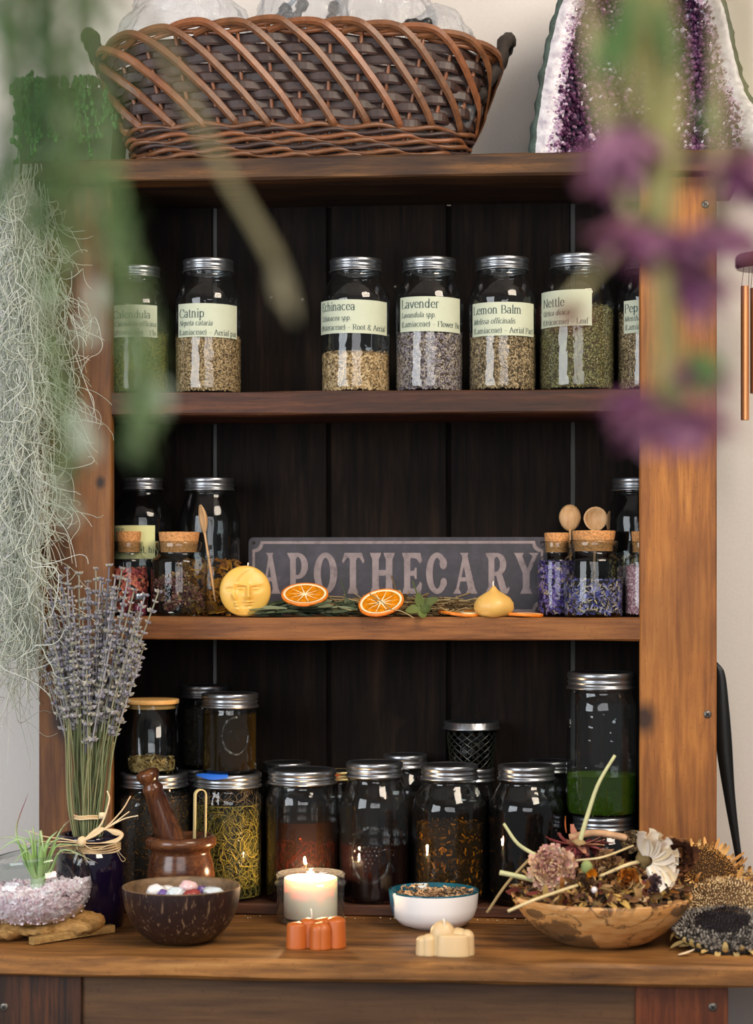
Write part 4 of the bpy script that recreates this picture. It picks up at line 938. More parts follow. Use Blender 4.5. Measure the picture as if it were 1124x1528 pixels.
for (px, py, sx, sz, mi, lab, dy, sd) in ((234, 1330, 15, 11, 0, 'cream white tumbled stone leftmost in the coconut bowl', -.01, 1), (246, 1335, 12, 8, 2, 'violet tumbled stone in the coconut bowl', -.025, 2), (262, 1332, 15, 9, 4, 'pale grey blue tumbled stone in the middle of the coconut bowl', -.03, 3),
    (281, 1324, 13, 11, 1, 'pale pink tumbled stone highest in the coconut bowl', -.002, 4), (287, 1334, 13, 7, 3, 'brick red tumbled stone in the coconut bowl', -.035, 5), (317, 1331, 16, 8, 4, 'translucent grey tumbled stone rightmost in the coconut bowl', -.01, 6), (249, 1327, 12, 6, 0, 'small white tumbled stone behind the violet one', .0, 7), (300, 1328, 9, 7, 2, 'small dark violet tumbled stone right of the pink one', .012, 8)):
    q = at(px, py, p.y+dy+.004); kk = mpp(q)
    tag(MB().ball((0, 0, 0), (sx*kk, sx*kk*.8, sz*kk), 16, 12, None, .28, 1.6, sd).build('tumbled_stone', stone_mats[mi], None, True, loc=q), lab, 'stone')
for i in range(16):   # lower layer of stones carrying the visible ones
    a = i*2.4; rr_ = Rc*.16*math.sqrt(i+.3)
    tag(MB().ball((0, 0, 0), (.014, .012, .009), 10, 8, None, .25, 1.6, i).build('tumbled_stone', stone_mats[i % 5], None, True, loc=(p.x+rr_*math.cos(a), p.y+rr_*math.sin(a), ZT+Hc*.60)), 'tumbled stone buried in the lower layer of the coconut bowl', 'stone', 'buried tumbled stones')

# mortar and pestle, tongs
rosew = wood('rosewood', ['#22110a', '#43261a', '#5e3a22', '#7a5030'], 'x', 30, .2, stain=.3, stretch=5, bmp=.08)
rosez = wood('rosewood_z', ['#22110a', '#46281a', '#663e24', '#7c5230'], 'z', 30, .2, stain=.3, stretch=8, bmp=.08)
pm = at(270, 1340, -.085); k = mpp(pm); Hm = at(270, 1246, -.085).z-ZT
th = thing('mortar', 'glossy turned rosewood mortar behind the coconut bowl', 'mortar', (pm.x, pm.y, ZT))
q = lambda u: u*k
prof = [(0, 0), (q(40), 0), (q(44), .004), (q(42), .012), (q(34), .022), (q(34), .03), (q(46), Hm*.42), (q(51), Hm*.55), (q(48), Hm*.70), (q(44), Hm*.80), (q(44), Hm*.845), (q(50), Hm*.865), (q(53.5), Hm*.91), (q(53), Hm*.96), (q(49), Hm), (q(45), Hm*1.0), (q(42), Hm*.975), (q(38), Hm*.8), (q(30), Hm*.4), (0, Hm*.3)]
MB().lathe(prof, 56).build('cup', rosew, th)
pb0 = V3(pm.x+.014, pm.y, ZT+Hm*.34); pt = at(222, 1147, -.085); pt = V3(pt.x, pm.y-.02, pt.z)
ax = (pt-pb0); Lp = ax.length; M = Matrix.Translation(pb0) @ ax.to_track_quat('Z', 'Y').to_matrix().to_4x4()
m = MB(); m.lathe([(0, 0), (.018, .003), (.0225, .014), (.0225, Lp*.25), (.021, Lp*.42), (.018, Lp*.6), (.0150, Lp*.76), (.0140, Lp*.82), (.0155, Lp*.845), (.0150, Lp*.865), (.0115, Lp*.885), (.0115, Lp*.90), (.0145, Lp*.925), (.0175, Lp*.955), (.0165, Lp*.985), (.011, Lp), (0, Lp*1.0)], 36, M)
m.v = [tuple(Vector(v)-pb0) for v in m.v]
o = tag(m.build('pestle', rosez, None, True, loc=pb0), 'glossy rosewood pestle leaning left in the mortar', 'pestle')
tb, tt = at(297, 1262, -.088), at(299, 1178, -.088); bambo = plain('pale_bamboo', '#c9b27a', .5, nscale=40, var=.12)
w_ = 8.6*k; zlo = ZT+Hm*.45; pts = [V3(tb.x-w_, tb.y, zlo)]+[V3(tt.x-w_+w_*(1-math.cos(a)), tt.y, tt.z-w_+w_*math.sin(a)*1.0) for a in np.linspace(0, PI, 12)]+[V3(tb.x+w_, tb.y, zlo)]
m = MB(); nn = [V3(-1, 0, 0)]+[V3(-math.cos(a), 0, math.sin(a)) for a in np.linspace(0, PI, 12)]+[V3(1, 0, 0)]
Mr = Matrix.Rotation(R(28), 3, 'Z'); c0 = V3(tb.x, tb.y, 0)
m.strip([Mr @ (v-c0)+c0 for v in pts], [Mr @ v for v in nn], .0115, .0018)
tag(m.build('bamboo_tongs', bambo), 'small bent bamboo tongs standing in the mortar', 'tongs')

# candle in jar
p = onc(458, 1384); p.y += .048; k = mpp(p); Rj = 50.5*k; Hj = at(458, 1302, p.y).z-ZT
th = thing('candle_jar', 'low clear threaded jar holding the lit candle', 'jar', (p.x, p.y, ZT), facing(p)); candg = thin_glass('candle_glass', '#f4f7f2', '#6a8070', refl=1.6, haze=.03)
MB().lathe([(0, .004), (Rj*.8, .004), (Rj*.85, 0), (Rj*.95, .001), (Rj, .006), (Rj, Hj*.68), (Rj*1.02, Hj*.74), (Rj*1.06, Hj*.78), (Rj*1.06, Hj*.82), (Rj*1.0, Hj*.86), (Rj*.99, Hj*.89), (Rj*1.025, Hj*.915), (Rj*1.0, Hj*.94), (Rj*1.03, Hj*.97), (Rj*1.01, Hj), (Rj*.96, Hj*1.0), (Rj*.94, Hj*.985)], 56).build('glass_body', candg, th)
hc = Hj*.80; wax = plain('white_wax', '#f6ecdc', .5, sss=.5); wax.node_tree.nodes['Principled BSDF'].inputs['Subsurface Scale'].default_value = .014
cd_ = thing('pillar_candle', 'short white pillar candle burning inside the low jar', 'candle', (p.x, p.y, ZT+.0072), facing(p)); Rw = 40*k
MB().lathe([(0, 0), (Rw*.96, 0), (Rw, .002), (Rw, hc-.003), (Rw*.98, hc), (Rw*.9, hc+.0005), (Rw*.8, hc-.003), (0, hc-.004)], 48).build('wax_body', wax, cd_, True, sharp=R(40))
MB().tube([(0, 0, hc-.006), (.0004, 0, hc+.002), (.0015, 0, hc+.005)], .0009, 6).build('wick', plain('burnt_wick', '#20140c'), cd_)
flm, nt, b = newmat('flame'); b.inputs['Emission Color'].default_value = (1, .62, .25, 1); b.inputs['Emission Strength'].default_value = 22; b.inputs['Base Color'].default_value = (1, .7, .3, 1)
MB().lathe([(0, hc-.001), (.0022, hc+.001), (.0034, hc+.004), (.0028, hc+.007), (.0014, hc+.010), (0, hc+.013)], 20).build('flame', flm, cd_)
l = bpy.data.lights.new('candle_light', 'POINT'); l.energy = 4.0; l.shadow_soft_size = .006; l.color = (1, .62, .32)
o = bpy.data.objects.new('candle_light', l); COL.objects.link(o); o.location = (p.x, p.y-.002, ZT+.0072+hc+.009)

# little shaped waxes
def lobed(label, px, py, lobes, mat, h, dome, wick, name='shaped_candle', dy=.02):
    p = onc(px, py); p.y += dy; k = mpp(p); th = thing(name, label, 'candle', (p.x, p.y, ZT)); m = MB()
    for (x, y, rx, ry, hh, dm) in lobes:
        prof = [(1.05, 0), (1.04, .002), (.97, hh-dm)]+[(.97*math.cos(a), hh-dm+dm*math.sin(a)) for a in np.linspace(.15, PI/2, 7)]
        vs = []; seg = 24
        m.lathe([(0, 0)]+prof, seg, Matrix.Translation((x, y, 0)) @ Matrix.Diagonal((rx, ry, 1, 1)))
    m.build('wax_body', mat, th); MB().tube([V3(*wick), V3(*wick)+V3(-.001, 0, .010), V3(*wick)+V3(-.002, 0, .014)], [.0016, .0012, .0009], 6).build('wick', wickm, th); return th
orw = plain('orange_wax', '#b05a20', .45, sss=.2); crw = plain('cream_wax', '#cdb084', .45, sss=.3)
lobed('orange bumpy beeswax candle in front of the lit candle jar', 468, 1419, [(-.0255, -.004, .0135, .012, .036, .004), (-.010, .006, .012, .012, .040, .006), (.004, -.006, .0105, .012, .036, .010), (.010, -.004, .0125, .012, .037, .012), (.0275, .010, .0135, .016, .042, .006), (.014, .012, .018, .012, .040, .006)], orw, .04, .006, (-.004, 0, .040))
lobed('cream bumpy wax candle in front of the white bowl', 664, 1430, [(-.030, .0, .0095, .010, .026, .006), (-.022, -.002, .0100, .010, .029, .008), (-.004, .004, .0175, .014, .046, .018), (.010, -.006, .022, .010, .030, .003), (.016, .008, .014, .014, .036, .010), (.0285, .006, .010, .012, .034, .010)], crw, .04, .01, (-.0005, -.004, .036))

# white ceramic bowl
p = onc(645, 1391); k = mpp(p); Rb = 67*k; p.y += .045; Rb = 67.5*mpp(p); Hb = at(645, 1327, p.y).z-ZT
cer, nt, b = newmat('white_glaze'); b.inputs['Roughness'].default_value = .12
tc = N(nt, 'ShaderNodeTexCoord'); sp = N(nt, 'ShaderNodeSeparateXYZ'); L(nt, tc.outputs['Object'], sp.inputs[0])
nz_ = noise_tex(nt, tc.outputs['Object'], 90, 3, .5); e = math_n(nt, 'ADD', sp.outputs[0], math_n(nt, 'MULTIPLY', nz_, .006))
mr = N(nt, 'ShaderNodeMapRange'); mr.inputs[1].default_value = -Rb*.80; mr.inputs[2].default_value = -Rb*.84; L(nt, e, mr.inputs[0])
L(nt, mixrgb(nt, mr.outputs[0], C('#e9e6e4'), C('#28506a')), b.inputs['Base Color'])
teal = plain('teal_glaze', '#0e4a5a', .1, nscale=40, var=.4)
th = thing('ceramic_bowl', 'white ceramic bowl with teal glazed inside and rim', 'bowl', (p.x, p.y, ZT), facing(p))
MB().lathe([(0, .0), (Rb*.5, 0), (Rb*.54, .001), (Rb*.56, .003), (Rb*.75, Hb*.10), (Rb*.90, Hb*.30), (Rb*.965, Hb*.55), (Rb*.99, Hb*.9), (Rb*.995, Hb*.96)], 60).build('outer_glaze', cer, th)
MB().lathe([(Rb*.995, Hb*.955), (Rb*1.0, Hb*.985), (Rb*.98, Hb), (Rb*.955, Hb*.98), (Rb*.94, Hb*.6), (Rb*.8, Hb*.25), (0, Hb*.14)], 60).build('inner_glaze', teal, th)
Jc = dict(x=p.x, y=p.y, z=ZT, R=Rb, H=Hb, rot=facing(p), f=lambda z: Rb*.90*min(1, .55+z/(Hb*1.2)))
m = MB(); m.lathe([(0, Hb*.3), (Rb*.7, Hb*.3), (Rb*.88, Hb*.74), (Rb*.5, Hb*.84), (0, Hb*.88)], 30); m.cur = 1
for i in range(900):
    a = rnd(0, 2*PI); r_ = Rb*.86*math.sqrt(rnd(0, 1)); z = Hb*(.86-.10*(r_/Rb)**2)+rnd(-.001, .006)*(1+(math.sin(a*3+1) > .3)); d = rvec(); d.z *= .5; e_ = d.cross(rvec()).normalized(); s_ = rnd(.0015, .0045)
    c_ = V3(r_*math.cos(a), r_*math.sin(a), z); m.add([c_-d*s_-e_*s_*.3, c_+d*s_-e_*s_*.3, c_+d*s_+e_*s_*.3, c_-d*s_+e_*s_*.3], [(0, 1, 2, 3)])
tag(m.build('dried_bark_chips', [dark_base, herb('bark_chip', ['#4a3422', '#8a6a4c', '#b8946c', '#caa880', '#6a4a34'])], None, False, loc=p+V3(0, 0, 0)), 'chopped brown bark chips in the white ceramic bowl', 'herbs', kind='stuff').location = (p.x, p.y, ZT)

# purple jar with raffia bow
p = at(135, 1300, -.10); k = mpp(p); Rp = 50*k; Hp = at(130, 1243, -.10).z-ZT
purp, nt, b = newmat('purple_glass'); b.inputs['Base Color'].default_value = C('#120b20'); b.inputs['Roughness'].default_value = .06; b.inputs['Specular IOR Level'].default_value = .7
pj = thing('purple_jar', 'dark purple glass jar with raffia bow holding the lavender', 'jar', (p.x, p.y, ZT), facing(p))
MB().lathe([(0, .001), (Rp*.9, 0), (Rp, .004), (Rp, Hp*.70), (Rp*.96, Hp*.78), (Rp*.85, Hp*.84), (Rp*.83, Hp*.90), (Rp*.93, Hp*.915), (Rp*.96, Hp*.95), (Rp*.94, Hp*.99), (Rp*.88, Hp), (Rp*.80, Hp*.99), (Rp*.78, Hp*.85), (Rp*.9, Hp*.7), (Rp*.9, .01), (0, .008)], 52).build('glass_body', purp, pj)
raf = herb('raffia', ['#c9a878', '#dcbf94', '#e6cda6', '#d0b084'], .6)
m = MB(); zb_ = Hp*.865
for i in range(7): m.tube([V3(Rp*.87*math.cos(a), Rp*.87*math.sin(a), zb_-.009+i*.003+.001*math.sin(a*3+i)) for a in np.linspace(0, 2*PI, 40)], .0021, 5, .7, cap=False)
T = lambda px, py, dy=-.05: Matrix.Rotation(-facing(p), 3, 'Z') @ (at(px, py, p.y+dy)-V3(p.x, p.y, ZT))
kn_ = T(122, 1256)
m.ball(kn_, (.007, .006, .008), 12, 8, None, .2)
def raffia(pts, r=.0022, n=16): m.tube(spline([T(*q) for q in pts], n), [r*1.25*(1-.45*i/n) for i in range(n+1)], 5, .45)
raffia([(122, 1256), (150, 1232), (163, 1195), (160, 1180)], .0032); raffia([(122, 1256), (150, 1242), (180, 1212), (195, 1188)], .0028); raffia([(122, 1256), (160, 1235), (193, 1211)], .0026); raffia([(122, 1256), (160, 1235), (185, 1222), (206, 1217)], .0026)
for i in range(6):
    raffia([(122, 1256), (148, 1240-i), (172, 1238+i*1.5), (184-i, 1245), (175, 1256-i), (150, 1258), (122, 1258)], .0022, 24)
raffia([(122, 1258), (140, 1268), (160, 1262), (178, 1256)], .0012); raffia([(172, 1256), (178, 1272), (187, 1282), (182, 1285), (174, 1270)], .0007)
raffia([(122, 1257), (95, 1252), (66, 1248), (44, 1240)], .0020); raffia([(122, 1258), (95, 1256), (60, 1256), (30, 1262)], .0018); raffia([(122, 1259), (100, 1262), (60, 1266)], .002)
m.build('raffia_bow', raf, pj, True, 'pale raffia bow tied round the jar neck')

# lavender bunch
tie = at(131, 1220, -.10); foot = V3(p.x, p.y, ZT+.03)
stm = herb('lavender_stem', ['#565f40', '#6c7450', '#82865e', '#606a46', '#928c66'], .7); lavm = herb('lavender_flower', ['#6c6a78', '#87858e', '#9c9898', '#88867a', '#aaa292', '#66657a', '#8c8a76'], .8)
lb = thing('lavender_bunch', 'fanned bunch of dried lavender standing in the purple jar', 'dried flowers', (tie.x, tie.y, ZT+.02))
org = V3(tie.x, tie.y, ZT+.02); ms = MB(); random.seed(11)
tops = [(65, 930), (62, 905), (75, 880), (90, 862), (100, 850), (118, 858), (131, 870), (143, 850), (150, 866), (163, 846), (172, 862), (182, 850), (190, 868), (200, 882), (216, 890), (236, 885)]
spk = []
for i in range(92):
    if i < 16: tx, ty = tops[i]
    else: tx = rnd(62, 214); ty = rnd(870, 1010) if 75 < tx < 200 else rnd(915, 1000)
    dy = -.10+rnd(-.035, .035)*(1 if i >= 16 else .6)
    tp = at(tx, ty, dy); u = (tx-135)/80
    a0 = tie+V3(.018*u+rnd(-.012, .012), rnd(-.016, .016), 0); ft = org+V3(-.012*u+rnd(-.012, .012), rnd(-.016, .016), .0)
    mid = a0.lerp(tp, .5)+V3(-.010*u, 0, 0)
    path = spline([ft, a0, mid, tp], 22); ms.tube([q-org for q in path], .00095, 4, cap=False); spk.append(path)
ms.build('stems', stm, lb, True, kind='stuff')
for path in spk:
    m = MB(); n = len(path); m.cur = 0
    L_ = rnd(6.5, 10.5); k0 = n-1-L_*.82
    nw = int(rnd(7, 11)); dirz = (path[-1]-path[-4]).normalized()
    for w_i in range(nw):
        u = w_i/(nw-1); q = k0+(n-1-k0)*(u**.8); i0 = min(int(q), n-2); c_ = path[i0].lerp(path[i0+1], q-i0)-org
        e1 = dirz.orthogonal().normalized(); e2 = dirz.cross(e1); nb = 5; ph = rnd(0, 6); sc_ = (1-.35*u)*rnd(.8, 1.2)
        for b_i in range(nb):
            a = ph+2*PI*b_i/nb; d = (e1*math.cos(a)+e2*math.sin(a)+dirz*rnd(.5, 1.1)).normalized(); s0 = c_; ln = .0112*sc_; sd = d.orthogonal().normalized()*.0034*sc_; s2 = d.cross(sd)
            m.add([s0, s0+d*ln*.55+sd, s0+d*ln*.55+s2, s0+d*ln*.55-sd, s0+d*ln*.55-s2, s0+d*ln], [(0, 2, 1), (0, 3, 2), (0, 4, 3), (0, 1, 4), (1, 2, 5), (2, 3, 5), (3, 4, 5), (4, 1, 5)])
    m.tube([q-org for q in path[int(k0):]], .0011, 4); m.build('flower_spike', lavm, lb, False)
m = MB()
for i in range(3): m.tube([tie-org+V3(.0215*math.cos(a), .019*math.sin(a), i*.0022+.0005*math.sin(a*4)) for a in np.linspace(0, 2*PI, 30)], .0014, 5, .8, cap=False)
m.box((-.003, -.004, -.003), (.006, .002, .006), Matrix.Translation(tie-org+V3(.022, -.008, .003)))
m.build('tie', raf, lb, True, 'beige band round the stems')

# driftwood, stick, terrarium bowl
dw = wood('driftwood', ['#4a321c', '#84602f', '#a37c48', '#bd9860'], 'x', 34, .8, stretch=4, stain=.4, stain_col='#4a3018', bmp=1)
dc = onc(60, 1398); m = MB(); vs = []; fs = []; nx, nr2 = 60, 20
x0_, x1_ = at(-60, 1370, -.2).x, at(151, 1370, -.2).x
for i in range(nx+1):
    t = i/nx; x = x0_+(x1_-x0_)*t; endk = math.sin(PI*min(1, max(0, t)))**.35 if 0 < t < 1 else .05
    for j in range(nr2):
        a = 2*PI*j/nr2; nzv = noise.noise(V3(t*6, math.cos(a)*1.2, math.sin(a)*1.2)); n2 = noise.noise(V3(t*22, math.cos(a)*4, math.sin(a)*4))
        ry, rz = (.062-.022*t)*endk*(1+.32*nzv+.16*n2), (.0155)*endk*(1+.5*nzv+.45*n2)*(1.35 if t > .7 else 1)
        vs.append(V3(x, -.205+.03*t+ry*math.cos(a), ZT+max(.0003, .0125+rz*math.sin(a)+(.006*t))))
for i in range(nx):
    for j in range(nr2): k2 = (j+1) % nr2; fs.append((i*nr2+j, i*nr2+k2, (i+1)*nr2+k2, (i+1)*nr2+j))
fs.append(tuple(range(nr2-1, -1, -1))); fs.append(tuple(nx*nr2+j for j in range(nr2)))
m.add(vs, fs); tag(m.build('driftwood', dw), 'flat knobbly driftwood under the glass bowl of pink chips', 'driftwood')
palo = wood('palo_santo', ['#6a4e2a', '#8c6a3c', '#a8864e', '#bc9a5e'], 'x', 60, .7, stain=.3, stain_col='#5a4020', stretch=8)
a = onc(47, 1410); b_ = onc(168, 1391); ax = b_-a; Ls = ax.length; M = Matrix.Translation(a+V3(0, 0, .0052)) @ Matrix.Rotation(math.atan2(ax.y, ax.x), 4, 'Z')
m = MB(); m.plank((0, -.0062, -.005), (Ls, .0062, .005), .0012, .002, 14, 0); m.v = [tuple(M.to_3x3() @ Vector(v)) for v in m.v]
tag(m.build('wood_stick', palo, None, False, loc=M.translation), 'small rough palo santo wood stick in front of the driftwood', 'stick')

# glass bowl with chips + air plant
gp = at(50, 1300, -.19); k = mpp(gp); zb_ = at(50, 1372, -.19).z; Rg = 88*k
gp = V3(at(50, 1300, -.19).x, -.19, zb_)
Hg = at(50, 1273, -.19).z-zb_
gb = thing('glass_bowl', 'rounded clear glass bowl of pale pink chips on driftwood', 'bowl', gp, facing(gp)); bg = thin_glass('bowl_glass', '#f0f5f4', '#7d9090', wobble=.1, refl=1.5)
fg = lambda z: Rg*math.sqrt(max(0, 1-((z-Hg*.52)/(Hg*.62))**2))**.8
zs = list(np.linspace(.001, Hg*.97, 22)); tilt = lambda a: 0
m = MB(); m.lathe([(0, .0)]+[(fg(z), z) for z in zs]+[(fg(Hg*.97)*.985, Hg), (fg(Hg*.97)*.97, Hg*.985), (fg(Hg*.9)*.98, Hg*.9)], 60)
m.v = [(x, y, z-(.012*(-x/Rg) if z > Hg*.5 else 0)*(z/Hg-.5)*2) for x, y, z in m.v]
m.build('glass_body', bg, gb)
chipm, nt, b = newmat('rose_chips'); gg = N(nt, 'ShaderNodeNewGeometry'); r = ramp(nt, [(0, '#e4c0ca'), (.5, '#f0d6de'), (1, '#f6e8ec')]); L(nt, gg.outputs['Random Per Island'], r.inputs[0]); L(nt, r.outputs[0], b.inputs['Base Color'])
b.inputs['Roughness'].default_value = .25; b.inputs['Subsurface Weight'].default_value = .3; b.inputs['Subsurface Scale'].default_value = .006; b.inputs['Subsurface Radius'].default_value = (1, .6, .6)
m = MB(); random.seed(5); ht = lambda x, y: Hg*(.50+.14*max(0, x/Rg)+.05*math.sin(x*60+1)-.10*math.exp(-((x-.004)/.018)**2))
def chip(c_, s_):
    d = [rvec()*s_*rnd(.7, 1.2) for _ in range(3)]
    a_, b1_, c1_ = d[0], d[1]-d[0]*(d[1].dot(d[0])/d[0].length_squared)*.8, d[2]-d[0]*(d[2].dot(d[0])/d[0].length_squared)*.8
    m.add([c_+a_, c_+b1_, c_+c1_, c_-a_, c_-b1_, c_-c1_], [(0, 1, 2), (0, 2, 4), (0, 4, 5), (0, 5, 1), (3, 2, 1), (3, 4, 2), (3, 5, 4), (3, 1, 5)])
for i in range(2600):
    a = rnd(0, 2*PI) if i % 3 == 0 else rnd(PI, 2*PI); top = i % 2 == 0
    if top: r_ = math.sqrt(rnd(0, 1))*.93; x, y = Rg*r_*math.cos(a), Rg*r_*math.sin(a); z = ht(x, y)+rnd(-.006, .002); rr_ = fg(min(z, Hg*.9))-.005; q = math.hypot(x, y); 
    else: z = rnd(.004, Hg*.6); rr_ = fg(z)-.005; x, y = rr_*math.cos(a), rr_*math.sin(a); q = rr_
    if z > ht(x, y)+.002: continue
    if q > rr_ and q > 0: x *= rr_/q; y *= rr_/q
    chip(V3(x, y, max(z, .005)), rnd(.0036, .006))
m.lathe([(0, .004)]+[(max(.001, fg(z)-.0045), z) for z in np.linspace(.005, Hg*.42, 8)]+[(0, Hg*.42)], 30)
tag(m.build('rose_quartz_chips', chipm, None, False, loc=gp, rot=facing(gp)), 'pale pink quartz chips filling the round glass bowl', 'stones', kind='stuff')
apm, nt, b = newmat('air_plant_leaf'); tc = N(nt, 'ShaderNodeTexCoord'); ln_ = N(nt, 'ShaderNodeVectorMath', operation='LENGTH'); L(nt, tc.outputs['Object'], ln_.inputs[0])
r = ramp(nt, [(0, '#b0c292'), (.30, '#86ac5a'), (.55, '#a0bc84'), (.80, '#8a3a4c'), (1, '#6a2038')]); L(nt, math_n(nt, 'MULTIPLY', ln_.outputs['Value'], 7.2), r.inputs[0]); L(nt, r.outputs[0], b.inputs['Base Color']); b.inputs['Roughness'].default_value = .6
ap = at(57, 1322, -.19); pl_ = thing('air_plant', 'spiky green air plant with reddish tips in the glass bowl', 'plant', ap)
Ta = lambda px, py, dy: at(px, py, ap.y+dy)-ap
leaves = [((24, 1240), (42, 1184), .01, 0), ((20, 1250), (-30, 1262), -.01, 1), ((30, 1252), (-25, 1285), -.02, 1), ((75, 1270), (100, 1222), 0, 1), ((90, 1240), (118, 1212), .02, 0), ((95, 1268), (146, 1288), -.02, 2), ((60, 1240), (66, 1276), -.03, 2), ((45, 1245), (30, 1238), .01, 1), ((72, 1262), (96, 1248), -.01, 1), ((50, 1240), (47, 1232), .02, 1), ((34, 1262), (2, 1256), .01, 1), ((64, 1262), (80, 1258), -.03, 1), ((40, 1270), (10, 1300), -.035, 1), ((85, 1262), (125, 1262), .015, 1), ((58, 1255), (30, 1280), .03, 1), ((48, 1258), (22, 1246), .025, 1), ((70, 1258), (86, 1240), .03, 1), ((54, 1262), (56, 1240), -.02, 1)]
for (mid, tip, dy, c_) in leaves:
    pts = spline([(0, 0, 0), Ta((57+mid[0])/2, (1322+mid[1])/2+4, dy*.4), Ta(mid[0], mid[1], dy*.8), Ta(tip[0], tip[1], dy)], 16)
    MB().tube(pts, [.0062*(1-i/16.5)**.9 for i in range(17)], 6, .4).build('leaf', apm, pl_)
MB().ball((0, 0, .004), (.011, .011, .016), 14, 10).build('bulb', plain('air_plant_bulb', '#9cab8c', .7), pl_)

# ------------------------------------------------------------------ spalted bowl of dried flowers
p = onc(900, 1417); p.y += .055; k = mpp(p); Rf = 133*k; Hf = at(900, 1333, p.y).z-ZT
spalt, nt, b = newmat('spalted_wood'); v = coords(nt); v2 = coords(nt, (1, 1, 2.2)); n1 = noise_tex(nt, v2, 7, 5, .55, 1.2); n3 = noise_tex(nt, coords(nt, (1, 1, 6)), 30, 5, .6)
r1 = ramp(nt, [(.3, '#a8733c'), (.5, '#c08d54'), (.7, '#cfa36c')]); L(nt, n3, r1.inputs[0])
r2 = ramp(nt, [(.45, (0, 0, 0, 1)), (.485, (0, 0, 0, 1)), (.50, (1, 1, 1, 1)), (.515, (0, 0, 0, 1)), (.62, (0, 0, 0, 1)), (.64, (1, 1, 1, 1)), (.70, (.7, .7, .7, 1))]); L(nt, n1, r2.inputs[0])
cc_ = mixrgb(nt, math_n(nt, 'MULTIPLY', r2.outputs[0], .85), r1.outputs[0], C('#3a2a20'))
for (bx_, bz_, br_) in ((-.062, .030, .030), (-.032, .008, .026), (-.088, .050, .014), (.105, .055, .014)):
    tcn = N(nt, 'ShaderNodeTexCoord'); dv = N(nt, 'ShaderNodeVectorMath', operation='SUBTRACT'); L(nt, tcn.outputs['Object'], dv.inputs[0]); dv.inputs[1].default_value = (bx_, 0, bz_)
    ml = N(nt, 'ShaderNodeVectorMath', operation='MULTIPLY'); L(nt, dv.outputs[0], ml.inputs[0]); ml.inputs[1].default_value = (.8, 0, 1.3); lnn = N(nt, 'ShaderNodeVectorMath', operation='LENGTH'); L(nt, ml.outputs[0], lnn.inputs[0])
    dd_ = math_n(nt, 'ADD', lnn.outputs['Value'], math_n(nt, 'MULTIPLY', noise_tex(nt, coords(nt), 22, 5, .6, .8), br_*1.6))
    mr = N(nt, 'ShaderNodeMapRange'); mr.inputs[1].default_value = br_*1.5; mr.inputs[2].default_value = br_*1.65; mr.inputs[3].default_value = .75; mr.inputs[4].default_value = 0; L(nt, dd_, mr.inputs[0])
    cc_ = mixrgb(nt, mr.outputs[0], cc_, C('#3e3328'))
L(nt, cc_, b.inputs['Base Color']); b.inputs['Roughness'].default_value = .4; bump(nt, b, n3, .15)
fb = thing('spalted_bowl', 'turned wooden bowl with dark spalted lines full of dried flowers', 'bowl', (p.x, p.y, ZT), facing(p))
mo = lambda a, z: 1+.03*math.cos(2*a)*(z/Hf)
MB().lathe([(0, 0), (Rf*.42, 0), (Rf*.46, .001), (Rf*.58, Hf*.10), (Rf*.72, Hf*.28), (Rf*.86, Hf*.54), (Rf*.95, Hf*.8), (Rf*.985, Hf*.97), (Rf*.975, Hf), (Rf*.95, Hf*.99), (Rf*.9, Hf*.75), (Rf*.75, Hf*.4), (Rf*.5, Hf*.15), (0, Hf*.1)], 72, mod=mo).build('bowl_body', spalt, fb)
bx, by = p.x, p.y
pot = herb('potpourri', ['#2c1a12', '#5a3822', '#8a6238', '#b8935c', '#6a2e26', '#4a3a2a', '#c09a50', '#3a2c24', '#7a4a18', '#d0b488']); 
m = MB(); random.seed(21); m.lathe([(0, Hf*.3), (Rf*.6, Hf*.35), (Rf*.88, Hf*.85), (Rf*.6, Hf*1.1), (0, Hf*1.15)], 30); 
mm = MB(); mm.v = list(m.v); mm.f = list(m.f); mm.m = [0]*len(m.f); m = mm; m.cur = 1
for i in range(1500):
    a = rnd(0, 2*PI); r_ = Rf*.93*math.sqrt(rnd(0, 1)); z = Hf*(.92+.52*(1-(r_/Rf)**2))+rnd(-.006, .010); d = rvec(); d.z = d.z*.5+.1
    m.petal(V3(r_*math.cos(a), r_*math.sin(a), z), d, rvec(), rnd(.008, .024), rnd(.004, .009), rnd(-2.2, 2.2), rnd(-.3, .5), 3)
for i in range(90):
    a = rnd(0, 2*PI); r_ = Rf*.8*math.sqrt(rnd(0, 1)); c_ = V3(r_*math.cos(a), r_*math.sin(a), Hf*(1.0+.3*(1-(r_/Rf)**2))+rnd(0, .008)); d = rvec(); d.z *= .4
    m.tube(spline([c_, c_+d*.02+rvec()*.006, c_+d*.04+V3(0, 0, rnd(-.005, .01))], 6), rnd(.0006, .0013), 4, cap=False)
tag(m.build('dried_flower_mix', [dark_base, pot], None, True, loc=(bx, by, ZT)), 'brown and rust mixed dried petals heaped in the spalted bowl', 'dried flowers', kind='stuff')
stemm = plain('straw_stem', '#cdb98a', .7, nscale=80, var=.15); gstem = plain('green_straw_stem', '#b9b98a', .7, nscale=60, var=.15)
F = lambda px, py, dy=0: at(px, py, by+dy)
